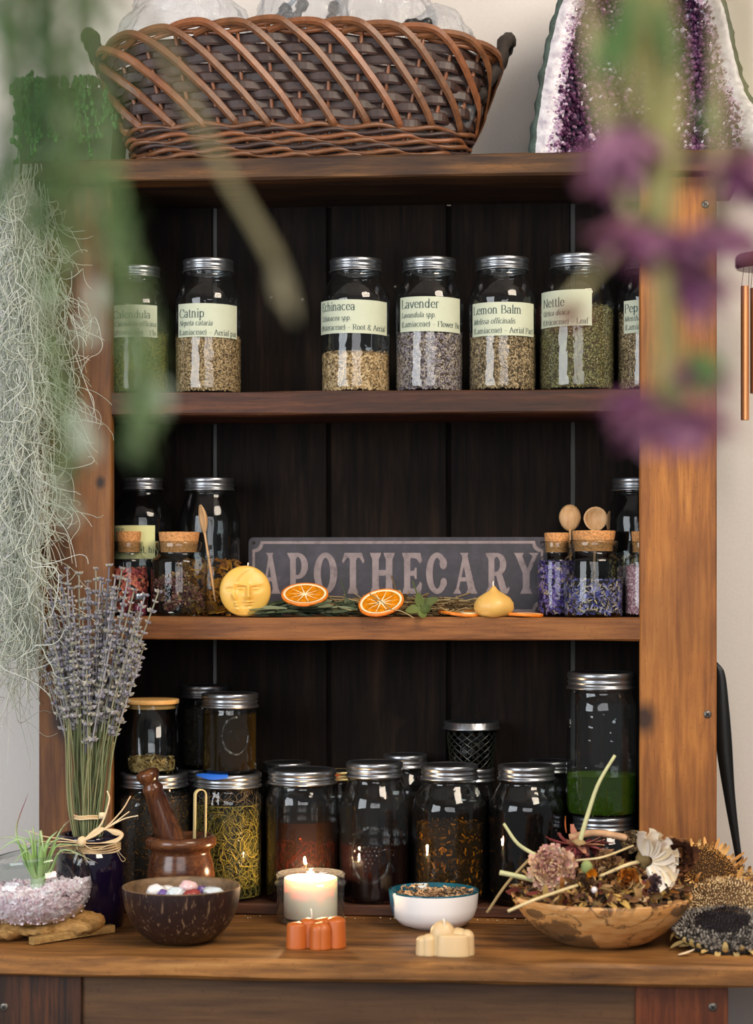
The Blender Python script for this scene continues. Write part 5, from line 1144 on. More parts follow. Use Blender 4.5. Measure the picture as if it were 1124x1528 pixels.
def pom(label, px, py, dy, r_px, cols, n=260, look=(0, -1, .15), flat=.75, pl=1.0, name='dried_zinnia', wid=.34):
    c_ = F(px, py, dy); k = mpp(c_); rad = r_px*k; th = thing(name, label, 'dried flower', c_); q = Vector(look).normalized().to_track_quat('Z', 'Y').to_matrix(); m = MB()
    for i in range(n):
        u = (i+.5)/n; pol = math.acos(1-u*1.25); az = i*2.39996
        d = V3(math.sin(pol)*math.cos(az), math.sin(pol)*math.sin(az), math.cos(pol)*flat); up = V3(-d.x*.3, -d.y*.3, 1)
        L_ = rad*.62*(.55+.45*u)*pl*rnd(.85, 1.15)
        m.petal(q @ (d*rad*.42), q @ (d+V3(0, 0, .1)), q @ up, L_, L_*wid*2, rnd(.0, 1.3), .3, 4, .5)
    m.build('petals', herb(name+'_petal_'+str(px), cols, .75), th); MB().ball((0, 0, 0), rad*.5, 14, 10).build('flower_core', herb('core_'+str(px), [cols[0], cols[0]]), th); return th, c_
tz, cz = pom('pink and cream dried zinnia at the left of the spalted bowl', 824, 1297, -.05, 36, ['#8a5058', '#c99a88', '#d8b48a', '#e6d0a8', '#c08a88', '#e8d6b4'], 460, wid=.22)
def stem_thing(parent, base, pts, r, mat=stemm):
    MB().tube([q-base for q in spline(pts, 14)], r, 8).build('stem', mat, parent)
stem_thing(tz, cz, [F(822, 1292, -.03), F(797, 1275, -.02), F(772, 1258, -.02), F(752, 1229, -.02)], [.0034-.0001*i for i in range(15)], gstem)
# maroon drooping zinnia with upright stem
cm = F(862, 1262, .0); tm = thing('dried_maroon_zinnia', 'maroon drooping dried zinnia with a long pale upright stem', 'dried flower', cm); m = MB()
for i in range(46):
    a = i*2.4; d = V3(math.cos(a)*1.2, math.sin(a)*.7-.35, rnd(-.75, .18)).normalized(); m.petal(V3(d.x*.008, d.y*.008, d.z*.006), d, V3(0, 0, 1), rnd(.028, .046), rnd(.009, .014), rnd(-.9, .9), .4, 6, .5)
m.build('petals', herb('maroon_petal', ['#4a1c26', '#6c2c34', '#8a4446', '#a8705a', '#c09068', '#5a2430']), tm); MB().ball((0, 0, 0), (.012, .012, .010), 12, 8, None, .3).build('flower_core', twig, tm)
stem_thing(tm, cm, [F(864, 1262, .0), F(876, 1220, 0), F(893, 1170, .0), F(918, 1127, 0)], [.0036-.0001*i for i in range(15)], gstem)
MB().petal(F(845, 1243, -.0)-cm, (-.35, 0, 1), (1, 0, 0), .024, .009, .5, .4, 6, .4).build('loose_petal', herb('orange_tip', ['#a8582a', '#b8683a']), tm, True, 'orange brown upright petal')
# white fan flower
cw = F(965, 1283, -.03); tw = thing('dried_white_zinnia', 'cream white dried zinnia fanned to the right in the bowl', 'dried flower', cw); m = MB()
for i in range(34):
    a = R(-68+i*180/33+rnd(-4, 4)); lay = (i % 3)*.007; d = V3(math.cos(a)*.85+.12, -.32+lay*20*.1, math.sin(a))
    m.petal(V3(math.cos(a)*.008, -lay, math.sin(a)*.008), d, V3(-.3, -1, .1), rnd(.034, .046), rnd(.013, .018), rnd(.1, .9), .45, 7, .75)
m.build('petals', herb('cream_petal', ['#cfb48a', '#e2cfae', '#ecdfc8', '#d8c8b4', '#e8dccb']), tw)
MB().ball((-.004, 0, 0), (.011, .010, .011), 14, 10, None, .4, 3).build('flower_core', herb('core_w', ['#6a5434', '#8a744a']), tw)
stem_thing(tw, cw, [cw+V3(-.006, 0, -.002), F(935, 1291, -.05), F(895, 1308, -.055)], [.0030-.00005*i for i in range(15)])
# crumpled dark rosette heads, marigolds
for (px, py, dy, rp, cols, lab, nm) in ((1010, 1282, .01, 30, ['#2c1812', '#4a2a1c', '#6a4228', '#8a5c34'], 'dark brown curled dried flower behind the white zinnia', 'dried_brown_flower'), (946, 1256, .03, 17, ['#3a2c20', '#6a543c', '#8a7450'], 'small grey brown seed head behind the bowl centre', 'dried_seed_head'), (938, 1312, -.055, 16, ['#5a2c0c', '#9a5412', '#b86c14', '#7a3a10'], 'rust orange dried marigold at the bowl front', 'dried_marigold'),
        (980, 1320, -.055, 15, ['#3a2a30', '#5a4448', '#7a6058'], 'grey mauve crumpled dried flower at the bowl front', 'dried_mauve_flower'), (905, 1290, -.02, 20, ['#5a3a26', '#8a6240', '#b08a5c'], 'tan curled dried flower in the middle of the bowl', 'dried_tan_flower'), (872, 1322, -.08, 17, ['#3c2a1c', '#6a4c30', '#2c1c12'], 'dark brown dried flower right of the pink zinnia', 'dried_dark_flower')):
    pom(lab, px, py, dy, rp, cols, 120, (rnd(-.4, .4), -1, .4), .8, 1.2, nm, .4)
m = MB()
for q in range(5): m.petal((0, 0, 0), (rnd(-.5, .5), -.3, rnd(.2, 1)), (0, -1, 0), .012, .011, .5, .4, 5, .7)
tag(m.build('orange_petals', herb('bright_orange', ['#d8860c', '#c86a08']), None, True, loc=F(884, 1306, -.085)), 'bright orange marigold petal tuft in the bowl', 'petal')
tag(MB().ball((0, 0, 0), (.0042, .004, .0046), 10, 8).build('white_bud', plain('white_bud', '#d8cfd0', .6), None, loc=F(887, 1328, -.105)), 'tiny white bud at the front of the bowl', 'bud')
tag(MB().ball((0, 0, 0), (.008, .006, .009), 12, 8, None, .4, 3).build('green_bud', plain('green_bud', '#7d8a50', .7), None, loc=F(876, 1294, -.085)), 'pale green crumpled bud beside the orange petals', 'bud')
# loose straws
def straw(label, pts, r, mat=stemm, n=14):
    P_ = [Vector(q) for q in pts]; tag(MB().tube(spline(P_, n), [r]*(n+1), 7).build('straw', mat), label, 'stem')
straw('straw stem sticking out low over the bowl front rim', [F(758, 1360, -.155), F(800, 1342, -.15), F(862, 1321, -.10)], .0022)
straw('thick pale green stem pointing left from the bowl rim', [F(746, 1302, -.06), F(775, 1308, -.055), F(806, 1316, -.04)], .0036, gstem)
straw('long thin brown stem slanting down left behind the bowl', [F(727, 1362, -.02), F(758, 1317, -.02), F(800, 1272, -.01)], .0021, twig)
straw('thin grey stem arching over the middle of the bowl', [F(860, 1284, -.06), F(900, 1279, -.07), F(945, 1262, -.02)], .0015, stemm)
straw('thick fuzzy tan stem lying behind the flower bowl', [F(850, 1250, .02), F(890, 1243, .025), F(940, 1252, .03), F(955, 1262, .03)], .0052, plain('fuzzy_stem', '#b08a68', .9, nscale=90, var=.3, bmp=.5))

# ------------------------------------------------------------------ sunflower heads pile at right
def sunflower(label, c_, r_, look, seedcols, rimcols, nseed=620, rim=34, thick=.4, rl=.35, inner=None):
    c_ = Vector(c_); th = thing('sunflower_head', label, 'dried flower', c_); q = Vector(look).normalized().to_track_quat('Z', 'Y').to_matrix(); m = MB()
    M4 = q.to_4x4(); MB().lathe([(0, -r_*thick), (r_*.5, -r_*thick), (r_*.95, -r_*.12), (r_*.97, -r_*.05), (r_*.7, r_*.03), (r_*.4, r_*.11), (0, r_*.16)], 32, M4).build('disc', herb('disc', [seedcols[0], seedcols[0]]), th)
    mi = MB(); mo_ = m; sd_ = rnd(0, 9)
    for i in range(nseed):
        u = (i+.5)/nseed; rr_ = r_*.95*math.sqrt(u)*(1+.07*math.sin(i*2.39996*3+sd_)); m = mi if inner and u < .30+.05*math.sin(i*2.4*2) else mo_; az = i*2.39996; z = r_*.22*(1-u); s_ = r_*.058*(.7+.5*u); pos = V3(rr_*math.cos(az), rr_*math.sin(az), z+rnd(-.0012, .0012))
        d = (V3(math.cos(az)*u*.9+rnd(-.3, .3), math.sin(az)*u*.9+rnd(-.3, .3), 1)).normalized(); e1 = V3(-math.sin(az), math.cos(az), 0); e2 = d.cross(e1)
        hgt = s_*rnd(.7, 1.3); vs = [pos+e1*s_*.6, pos+e2*s_*.6, pos-e1*s_*.6, pos-e2*s_*.6, pos+d*hgt]
        m.add([q @ v for v in vs], [(0, 1, 4), (1, 2, 4), (2, 3, 4), (3, 0, 4)])
    if inner: mi.build('centre_seeds', herb('centre_seed', inner, .6), th, False, 'darker fuzzy centre', kind='stuff')
    m = mo_; m.build('seeds', herb('seed_'+str(len(bpy.data.materials)), seedcols, .6), th, False, kind='stuff')
    if rim:
        m = MB()
        for i in range(rim):
            az = 2*PI*i/rim+rnd(-.08, .08); d = V3(math.cos(az), math.sin(az), rnd(-.3, .5)); m.petal(q @ V3(r_*.93*math.cos(az), r_*.93*math.sin(az), -r_*.05), q @ d, q @ V3(0, 0, 1), r_*rl*rnd(.6, 1.4), r_*.12, rnd(-1.5, 2.4), .4, 5, .3)
        m.build('bracts', herb('bract_'+str(len(bpy.data.materials)), rimcols), th, True)
    return th
g0 = onc(1082, 1424)
sunflower('flat dark sunflower head with grey seeds lying frontmost at right', (g0.x+.004, g0.y+.058, ZT+.026), .070, (-.02, -.30, .95), ['#1e1a18', '#45403c', '#79726a', '#958d82', '#2e2826'], ['#5a4c2c', '#9a8456', '#c8a864', '#7a6c3c'], 850, 46, .34, .24, ['#120e10', '#241c22', '#1a1418'])
sunflower('tan sunflower head with beige seed husks behind the dark one', (at(1076, 1362, -.13).x, -.125, ZT+.050), .060, (-.12, -.50, .86), ['#5a4430', '#a08058', '#c8ac80', '#dcc49a'], ['#9a6c34', '#b88a50', '#8a5a2c'], 700, 30, .5, .25)
sunflower('golden brown sunflower head topmost against the right upright', (at(1060, 1322, -.06).x, -.062, ZT+.088), .044, (.25, -.55, .78), ['#3a2614', '#7a5428', '#b07c3c', '#4a3018', '#c89450'], ['#c08a48', '#d8a868', '#a8743c', '#e0bc80'], 480, 64, .6, .42)
sunflower('rust brown flower head tucked between bowl and sunflowers', (at(1038, 1348, -.10).x, -.07, ZT+.035), .036, (-.2, -.85, .4), ['#2a160e', '#4a2c18', '#6a4422'], ['#8a5a2c', '#b08048', '#5a3a20'], 260, 34, .5, .4)
sunflower('tan seed head at the far right edge of the counter', (at(1126, 1345, -.09).x, -.055, ZT+.052), .044, (.2, -.6, .8), ['#6a5034', '#a8885c', '#ccac7c'], ['#b88850', '#d0a870'], 420, 36, .6, .35)
for (px, py, lab, cl) in ((1013, 1427, 'pale fallen petal on the counter left of the dark sunflower head', '#d8c2a0'), (1112, 1368, 'orange tan curled petal on the sunflower pile at right', '#c8924a')):
    q = onc(px, py); z_ = .0015 if px < 1100 else .078; qq = V3(q.x, q.y if px < 1100 else -.15, ZT+z_)
    tag(MB().petal((0, 0, 0), (1, .3, 0), (0, 0, 1), .024, .009, .5, .3, 6).build('fallen_petal', herb('fallen'+str(px), [cl, cl]), None, True, loc=qq), lab, 'petal')
# crumbs on the bottom board edge
m = MB(); random.seed(3)
for i in range(46):
    q = at(rnd(360, 800), 1365, -.0+rnd(-.03, -.004)); s_ = rnd(.0006, .0016); m.ball((q.x, q.y, ZT+s_*.6), (s_, s_, s_*.7), 6, 4)
tag(m.build('crumbs', plain('crumb', '#c8b490', .8)), 'pale herb crumbs scattered where the counter meets the hutch', 'crumbs', kind='stuff')
# ------------------------------------------------------------------ on top: wicker basket
random.seed(31)
wl = [plain('willow_brown', '#664026', .45, nscale=60, var=.35, bmp=.2), plain('willow_dark', '#33201a', .5, nscale=60, var=.4, bmp=.2), plain('willow_red', '#75472b', .42, nscale=50, var=.35, bmp=.2)]
bc = at(447, 232, .088); BZ = ZTOP; BX, BY = bc.x, .088; brot = R(7)
HB = at(430, 40, -.045).z-ZTOP
bk = thing('wicker_basket', 'large oblong dark willow basket with slanted strips on top of the hutch', 'basket', (BX, BY, BZ), brot)
def bs(u, t, off=0):
    a_, b_ = .240+(.302-.240)*t**.8+off, .082+(.128-.082)*t**.8+off
    e = 2/3.4; c, s = math.cos(u), math.sin(u)
    sag = -.018*abs(c)**3*t+.012*t*(1-abs(c))
    return V3(a_*abs(c)**e*(1 if c >= 0 else -1), b_*abs(s)**e*(1 if s >= 0 else -1), .004+(HB-.006+sag*1.2)*t)
NU = 720; cum = [0]; prev = bs(0, .6)
for i in range(1, NU+1):
    q = bs(2*PI*i/NU, .6); cum.append(cum[-1]+(q-prev).length); prev = q
def uarc(s):   # arc fraction -> u, evenly spaced along the oblong
    s = (s % 1)*cum[-1]; i = np.searchsorted(cum, s); i = max(1, min(NU, int(i))); f_ = (s-cum[i-1])/max(1e-9, cum[i]-cum[i-1]); return 2*PI*(i-1+f_)/NU
def bp(s, t, off=0): return bs(uarc(s), t, off)
def bn(s, t):
    d = bp(s+.002, t)-bp(s-.002, t); n_ = d.cross(V3(0, 0, 1)); return n_.normalized()
NST = 32
for i in range(NST):
    s = i/NST; MB().tube([bp(s, t, .000) for t in np.linspace(0, .97, 8)], .0034, 6).build('stake', wl[2], bk)
for r_ in range(10):
    t = .28+r_*.066; pts = []; ns = []; n_ = NST*6
    for i in range(n_+1):
        s = i/n_; o_ = .0046*math.cos(PI*NST*s+PI*r_); pts.append(bp(s, t+.006*math.sin(s*29+r_*2), o_)); ns.append(bn(s, t))
    MB().strip(pts, ns, .0168, .0016).build('weaver', wl[1], bk, False)
for r_ in range(3):
    t = .10+r_*.03
for r_ in range(7):
    t = .02+r_*.038; pts = [bp(i/360, t+.013*math.sin(i/360*2*PI*15+r_*1.7), .005+.003*math.cos(i/360*2*PI*15+r_*1.7)) for i in range(361)]
    MB().tube(pts, .0042, 6, cap=False).build('base_rod', wl[(r_*2) % 3 if r_ != 1 else 0], bk)
ND = 27
for i in range(ND):
    s0 = -i/ND; ph = [(-.060, .93, .002), (-.035, .985, .007), (-.012, .99, .010), (.004, .93, .012), (.026, .78, .011), (.060, .50, .011), (.082, .30, .009), (.088, .24, .004)]
    # front runs along decreasing s from left to right, so mirror
    P_ = spline([bp(s0+q[0], q[1]+.008*math.sin(i*3), q[2]) for q in ph], 30); ns = []
    for j in range(31):
        f_ = j/30*(len(ph)-1); a = int(min(f_, len(ph)-2)); qq = ph[a]; ns.append(bn(s0+qq[0], qq[1])+V3(0, 0, .35))
    MB().strip(P_, ns, [.0112+.002*math.sin(j/30*PI) for j in range(31)], .0045).build('slanted_strip', wl[0 if i % 3 else 2], bk, False)
for r_ in range(3):
    MB().tube([bp(i/300, .93+r_*.022+.012*math.sin(i/300*2*PI*13+r_*2.1), .003*math.cos(i/300*2*PI*13+r_*2.1)) for i in range(301)], .004, 6, cap=False).build('rim_rod', wl[(2, 0, 2)[r_]], bk)
MB().lathe([(0, .003), (1, .003), (1, .007), (0, .007)], 60, Matrix.Diagonal((.232, .076, 1, 1))).build('basket_floor', wl[1], bk)
barkm = plain('dark_bark', '#231a14', .8, nscale=90, var=.5, bmp=.8)
for sd in (-1, 1):
    x = sd*.296
    for yy in (-.035, .035):
        pass
    P_ = spline([(sd*.270, -.050, HB*.55), (x*1.02, -.05, HB*.84), (x*1.06, -.034, HB*1.04), (x*1.10, 0, HB*1.10), (x*1.08, .030, HB*1.03), (x*1.02, .045, HB*.82), (sd*.268, .045, HB*.50)], 30)
    MB().tube(P_, [.0105+.0015*math.sin(i*2.1) for i in range(31)], 8).build('handle', barkm, bk, True, 'dark bark covered looped handle')
# plastic bags inside
film, nt, b = newmat('clear_plastic'); nt.nodes.remove(b)
tr = N(nt, 'ShaderNodeBsdfTransparent'); tr.inputs[0].default_value = (.93, .94, .96, 1); gl = N(nt, 'ShaderNodeBsdfGlossy'); gl.inputs['Roughness'].default_value = .12
df = N(nt, 'ShaderNodeBsdfDiffuse'); df.inputs[0].default_value = (.8, .82, .85, 1)
lw = N(nt, 'ShaderNodeLayerWeight'); lw.inputs[0].default_value = .4
bn_ = N(nt, 'ShaderNodeBump'); bn_.inputs['Strength'].default_value = 1; bn_.inputs['Distance'].default_value = .006; L(nt, noise_tex(nt, coords(nt), 55, 4, .6, 1.5), bn_.inputs['Height']); L(nt, bn_.outputs[0], gl.inputs['Normal']); L(nt, bn_.outputs[0], lw.inputs['Normal'])
m1 = N(nt, 'ShaderNodeMixShader'); m1.inputs[0].default_value = .09; L(nt, tr.outputs[0], m1.inputs[1]); L(nt, df.outputs[0], m1.inputs[2])
m2 = N(nt, 'ShaderNodeMixShader'); L(nt, math_n(nt, 'MULTIPLY', lw.outputs['Facing'], .55), m2.inputs[0]); L(nt, m1.outputs[0], m2.inputs[1]); L(nt, gl.outputs[0], m2.inputs[2]); L(nt, m2.outputs[0], nt.nodes['Material Output'].inputs[0])
def bag(label, px, pyt, wpx, seed, dep=.05, y=.09, crump=.25):
    c_ = at(px, pyt, y); k = mpp(c_); rx = wpx/2*k; top = c_.z; bot = BZ+.03; hz = (top-bot)/2; m = MB(); vs = []; fs = []; A_, B_ = 72, 48
    for i in range(B_+1):
        t = PI*i/B_
        for j in range(A_):
            a = 2*PI*j/A_; d = V3(math.sin(t)*math.cos(a), math.sin(t)*math.sin(a), math.cos(t)); q = 1+crump*(abs(noise.noise(d*3.1+V3(seed, 0, 0)))*1.3-.25)+crump*.4*abs(noise.noise(d*9+V3(0, seed, 0)))-crump*.1
            vs.append(V3(d.x*rx*q, d.y*dep*q, d.z*hz*(1+.10*noise.noise(d*2.5+V3(0, 0, seed))))+V3(c_.x, y, (top+bot)/2))
    for i in range(B_):
        for j in range(A_): k2 = (j+1) % A_; fs.append((i*A_+j, (i+1)*A_+j, (i+1)*A_+k2, i*A_+k2))
    m.add(vs, fs); return tag(m.build('plastic_bag', film, None, True), label, 'bag')
bag('clear plastic bag at the left end of the basket', 275, -30, 210, 1, .045)
bag('clear plastic bag with dark droppers inside, left of centre', 455, -90, 140, 2, .05, .08)
bag('crinkled bubble wrap bag in the middle of the basket', 570, -60, 170, 3, .05, .10, .35)
bag('low clear plastic bag beside the black dropper bulbs', 655, 8, 120, 4, .04, .07)
rub = plain('black_rubber', '#16181a', .4); dg = thin_glass('dropper_glass', '#c8d4dc', '#5a6a78')
def dropper(label, a, b_, gl_):
    a, b_ = Vector(a), Vector(b_); ax = (b_-a); Ld = ax.length; M = ax.to_track_quat('Z', 'Y').to_matrix().to_4x4(); th = thing('dropper', label, 'dropper', a)
    MB().lathe([(0, 0), (.005, .001), (.0075, .004), (.0078, .009), (.0062, .014), (.0055, .018), (.0066, .022), (.0095, .025), (.0098, .036), (0, .036)], 24, M).build('rubber_bulb', rub, th)
    MB().tube([M @ V3(0, 0, .034), M @ V3(0, 0, Ld)], .0035, 10).build('glass_tube', dg, th); return th
dropper('black rubber dropper poking out at the right of the basket', at(645, 33, .012), at(570, 44, .04), 1)
dropper('black dropper crossed behind the first, near the basket right', at(604, 34, .004), at(676, 60, .05), 1)
for i, (a, b_) in enumerate((((408, 34), (450, -12)), ((440, 30), (462, -16)), ((425, 20), (470, 48)), ((492, 34), (505, -6)), ((500, 22), (470, 60)))):
    dropper(['lowest left dark dropper inside the left centre bag', 'steep dark dropper inside the left centre bag', 'dark dropper lying across inside the left centre bag', 'dropper right of the bag centre pointing up', 'dropper at the right fold of the left centre bag'][i], at(a[0], a[1], .075), at(b_[0], b_[1], .10), 1)

# ------------------------------------------------------------------ amethyst geode
random.seed(41)
gy = .045; base = at(960, 228, gy); gx, gz = base.x, ZTOP
GT = thing('amethyst_geode', 'tall split amethyst geode with white quartz rim and purple crystals', 'geode', (gx, gy, gz))
kg = mpp(base)
out = [(-168, 0), (-166, 30), (-158, 90), (-148, 150), (-132, 222), (-112, 270), (-78, 318), (-30, 348), (20, 352), (66, 325), (98, 280), (122, 235), (134, 180), (146, 130), (158, 96), (172, 74), (178, 40), (180, 0)]
OL = [V3(x*kg, 0, z*kg) for x, z in out]; OL = spline(OL, 150)
OL = [V3(q.x, 0, max(q.z, .0)) for q in OL]
cen = V3(.0, 0, .10); NO = len(OL)
def ringpt(i, k_, y, jag=0):
    q = OL[i]; d = q-V3(cen.x, 0, min(q.z, .16)) ; d2 = V3(d.x, 0, d.z); j = 1+jag*noise.noise(V3(i*.35, k_*7, 0))+jag*.6*noise.noise(V3(i*1.3, k_*9, 3))
    p_ = V3(cen.x, 0, min(q.z, .16))+d2*(k_*j); return V3(p_.x, y, max(p_.z, 0))
def shell(rows, mat, name, lab=None, smooth=True):
    m = MB(); vs = []
    for (k_, y, jg) in rows: vs += [ringpt(i, k_, y+(.0015*noise.noise(V3(i*.7, k_*20, y*50)) if jg else 0), jg) for i in range(NO)]
    m.add(vs, [(r_*NO+i, r_*NO+i+1, (r_+1)*NO+i+1, (r_+1)*NO+i) for r_ in range(len(rows)-1) for i in range(NO-1)])
    return m.build(name, mat, GT, smooth, lab)
shell([(.955, -.001, .01), (1.0, -.002, .012), (1.02, .012, .03), (1.0, .05, .03), (.9, .09, .03), (.7, .12, .03), (.4, .135, 0), (.0, .14, 0)], plain('geode_rind', '#33403a', .85, nscale=45, var=.7, bmp=1), 'rind', 'dark grey green outer rind')
bandm, nt, b = newmat('quartz_band'); v = coords(nt); f = noise_tex(nt, v, 90, 5, .6); r = ramp(nt, [(.3, '#8f8894'), (.5, '#b0acb2'), (.7, '#c4c2c6')]); L(nt, f, r.inputs[0]); L(nt, r.outputs[0], b.inputs['Base Color']); b.inputs['Roughness'].default_value = .3; bump(nt, b, f, .6)
shell([(.965, -.001, .01), (.93, -.003, .01), (.87, -.002, .015), (.80, .001, .03), (.74, .008, .04)], bandm, 'quartz_band', 'white quartz band')
amm, nt, b = newmat('amethyst'); gg = N(nt, 'ShaderNodeNewGeometry'); r = ramp(nt, [(0, '#2a1428'), (.35, '#4a2644'), (.7, '#6c4264'), (.95, '#8a6a84'), (1, '#d8cad8')]); L(nt, gg.outputs['Random Per Island'], r.inputs[0]); L(nt, r.outputs[0], b.inputs['Base Color']); b.inputs['Roughness'].default_value = .08; b.inputs['Specular IOR Level'].default_value = .9
shell([(.76, .006, .04), (.68, .022, .05), (.5, .05, .05), (.25, .065, .03), (.0, .07, 0)], plain('dark_cavity', '#24122e', .8), 'cavity', None)
m = MB(); m2_ = MB()
def crystal(mb, c_, d, s_):
    d = d.normalized(); e1 = d.orthogonal().normalized(); e2 = d.cross(e1); ph = rnd(0, 1); base_ = []; top_ = []
    for j in range(6):
        a = ph+PI*j/3; w = e1*math.cos(a)+e2*math.sin(a); base_.append(c_+w*s_*.55-d*s_*.4); top_.append(c_+w*s_*.5+d*s_*.25)
    ap_ = c_+d*s_*rnd(.8, 1.1)+e1*s_*rnd(-.12, .12)
    mb.add(base_+top_+[ap_], [(j, (j+1) % 6, 6+(j+1) % 6, 6+j) for j in range(6)]+[(6+j, 6+(j+1) % 6, 12) for j in range(6)])
for i in range(6500):
    k_ = rnd(0, 1)**.42*.80; io = random.randrange(NO); q = ringpt(io, k_, 0, .03); q = V3(q.x+rnd(-.006, .006), 0, max(.001, q.z+rnd(-.006, .006))); dep = .07*(1-(k_/.80)**2)*1.0
    if i % 4 == 0: k_ = rnd(0, .4); q = ringpt(io, k_, 0, .02); q = V3(q.x+rnd(-.006, .006), 0, max(.001, q.z+rnd(-.006, .006))); dep = .07*(1-(k_/.80)**2)-.004
    s_ = rnd(.0035, .0085)*(1.1 if k_ < .6 else .8); d = V3(rnd(-.55, .55)+(-q.x)*1.5, -1, rnd(-.5, .6)-(q.z-.12)*2); crystal(m, V3(q.x, dep+.0005, q.z), d, s_)
for i in range(1400):
    k_ = rnd(.76, .85); io = random.randrange(NO); q = ringpt(io, k_, 0, .05); q = V3(q.x+rnd(-.004, .004), 0, max(.001, q.z+rnd(-.004, .004))); crystal(m2_, V3(q.x, .004*(.86-k_)/.09+.001, q.z), V3(rnd(-.6, .6), -1, rnd(-.5, .5)), rnd(.003, .006))
m.build('purple_crystals', amm, GT, False, kind='stuff'); m2_.build('pale_crystals', plain('pale_amethyst', '#b49ab0', .12, sss=.2, spec=.8), GT, False, 'pale lilac crystal edge', kind='stuff')

# ------------------------------------------------------------------ succulent planter, spanish moss
random.seed(51)
pl0 = at(62, 236, .06); pl1 = at(172, 130, .03)
PW, PH = (at(172, 200, .03).x-at(20, 200, .03).x), pl1.z-ZTOP; PX = (at(172, 200, .03).x+at(20, 200, .03).x)/2
pt_ = thing('planter', 'dark green square planter with trailing succulents at the top left', 'planter', (PX, .085, ZTOP))
grn = plain('moss_green_pot', '#3c4a34', .8, nscale=40, var=.4, bmp=.4)
m = MB(); hw = PW/2
vs = []
for (s_, z) in ((.88, 0), (1.0, PH), (.92, PH), (.90, PH-.02)):
    vs += [V3(x*hw*s_, y*.055*s_, z) for x, y in ((-1, -1), (1, -1), (1, 1), (-1, 1))]
m.add(vs, [(r_*4+j, r_*4+(j+1) % 4, r_*4+4+(j+1) % 4, r_*4+4+j) for r_ in range(3) for j in range(4)]+[(3, 2, 1, 0), (12, 13, 14, 15)])
m.build('pot', grn, pt_, False)
MB().box((-hw*.9, -.048, PH-.018), (hw*.9, .048, PH-.010)).build('soil', plain('soil', '#2a1c14', .95, nscale=200, var=.4), pt_, False)
suc = thing('trailing_succulent', 'bright green trailing succulent spilling over the planter', 'plant', (PX, .085, ZTOP+PH-.012))
sm_ = herb('succulent_leaf', ['#2c5428', '#3a6a34', '#4f8044', '#244824'], .4)
for i in range(26):
    m = MB(); x = random.choice((rnd(-.9, -.4), rnd(-.9, -.4), rnd(.5, .98), rnd(-.3, .5)))*hw; fr_ = i % 3 != 0; y = -.05 if fr_ else rnd(-.045, .04); ln = rnd(.03, .11) if fr_ else .02
    P_ = spline([(x, y+.02, 0), (x, y-.004, .022), (x+rnd(-.01, .01), y-.018, .006), (x+rnd(-.012, .012), y-.018, -ln)], 14) if fr_ else spline([(x, y, 0), (x+rnd(-.01, .01), y, .02), (x+rnd(-.02, .02), y, rnd(.025, .04))], 8)
    m.tube(P_, .0012, 4, cap=False)
    for q in P_[1:]:
        for _ in range(3):
            d = rvec(); c_ = q+d*.0045; m.ball(c_, (.0032, .0032, .0052), 7, 5, Matrix.Rotation(rnd(-.8, .8), 3, 'X'))
    m.build('trailing_stem', sm_, suc)
mossm, nt, b = newmat('spanish_moss'); gg = N(nt, 'ShaderNodeNewGeometry'); r = ramp(nt, [(0, '#b9c2b2'), (.5, '#d2d8ca'), (1, '#e8ebe2')]); L(nt, gg.outputs['Random Per Island'], r.inputs[0]); L(nt, r.outputs[0], b.inputs['Base Color']); b.inputs['Roughness'].default_value = .8
tb_ = N(nt, 'ShaderNodeBsdfTranslucent'); L(nt, r.outputs[0], tb_.inputs[0]); mx = N(nt, 'ShaderNodeMixShader'); mx.inputs[0].default_value = .3; L(nt, b.outputs[0], mx.inputs[1]); L(nt, tb_.outputs[0], mx.inputs[2]); L(nt, mx.outputs[0], nt.nodes['Material Output'].inputs[0])
m = MB()
def curl_strand(px, py0, ln_px, y, r_, amp, step=7):
    p_ = at(px, py0, y); k = mpp(p_); d = V3(rnd(-.4, .4), rnd(-.3, .3), -1).normalized(); pts = [p_]; w1 = rvec(); turn = rnd(-.5, .5)
    for i in range(int(ln_px/step)):
        if random.random() < .16: turn = rnd(-1, 1)*amp; w1 = rvec()
        d = (Matrix.Rotation(turn, 3, w1) @ d); d = (d+V3(0, 0, -.16)).normalized(); p_ = p_+d*step*k; pts.append(V3(p_.x, min(max(p_.y, -.13), .20 if p_.x < XL-.003 else -.006), p_.z))
    m.tube(pts, [r_*(1-.5*i/len(pts)) for i in range(len(pts))], 3, cap=False)
for i in range(1250):
    px = 60-abs(random.gauss(0, 38)) if i % 5 else rnd(-10, 78); py = rnd(245, 960)
    curl_strand(max(-40, px), py, rnd(80, 190), rnd(-.10, .02), .0010, .75, 6.5)
for i in range(70):
    curl_strand(rnd(58, 92), rnd(300, 760), rnd(60, 130), rnd(-.10, -.03), .0008, .8, 6)
for i in range(34): curl_strand(rnd(92, 118), rnd(400, 630), rnd(60, 140), rnd(-.09, -.03), .0007, .6, 6)
for i in range(22): curl_strand(rnd(0, 50), rnd(950, 1020), rnd(80, 150), rnd(-.08, 0), .0006, .5, 7)
# hanging backbone strands from the top board
for i in range(30):
    x_ = rnd(-25, 60); P_ = [at(x_+12*math.sin(j*.8+i), 238+j*60, -.04+.02*math.sin(j+i)) for j in range(13)]; P_[0].z = ZTOP-.005; P_[0].y = -.034
    m.tube(spline(P_, 90), .0008, 3, cap=False)
tag(m.build('spanish_moss', mossm, None, True), 'pale grey green spanish moss hanging from the top board left end', 'moss', kind='stuff')

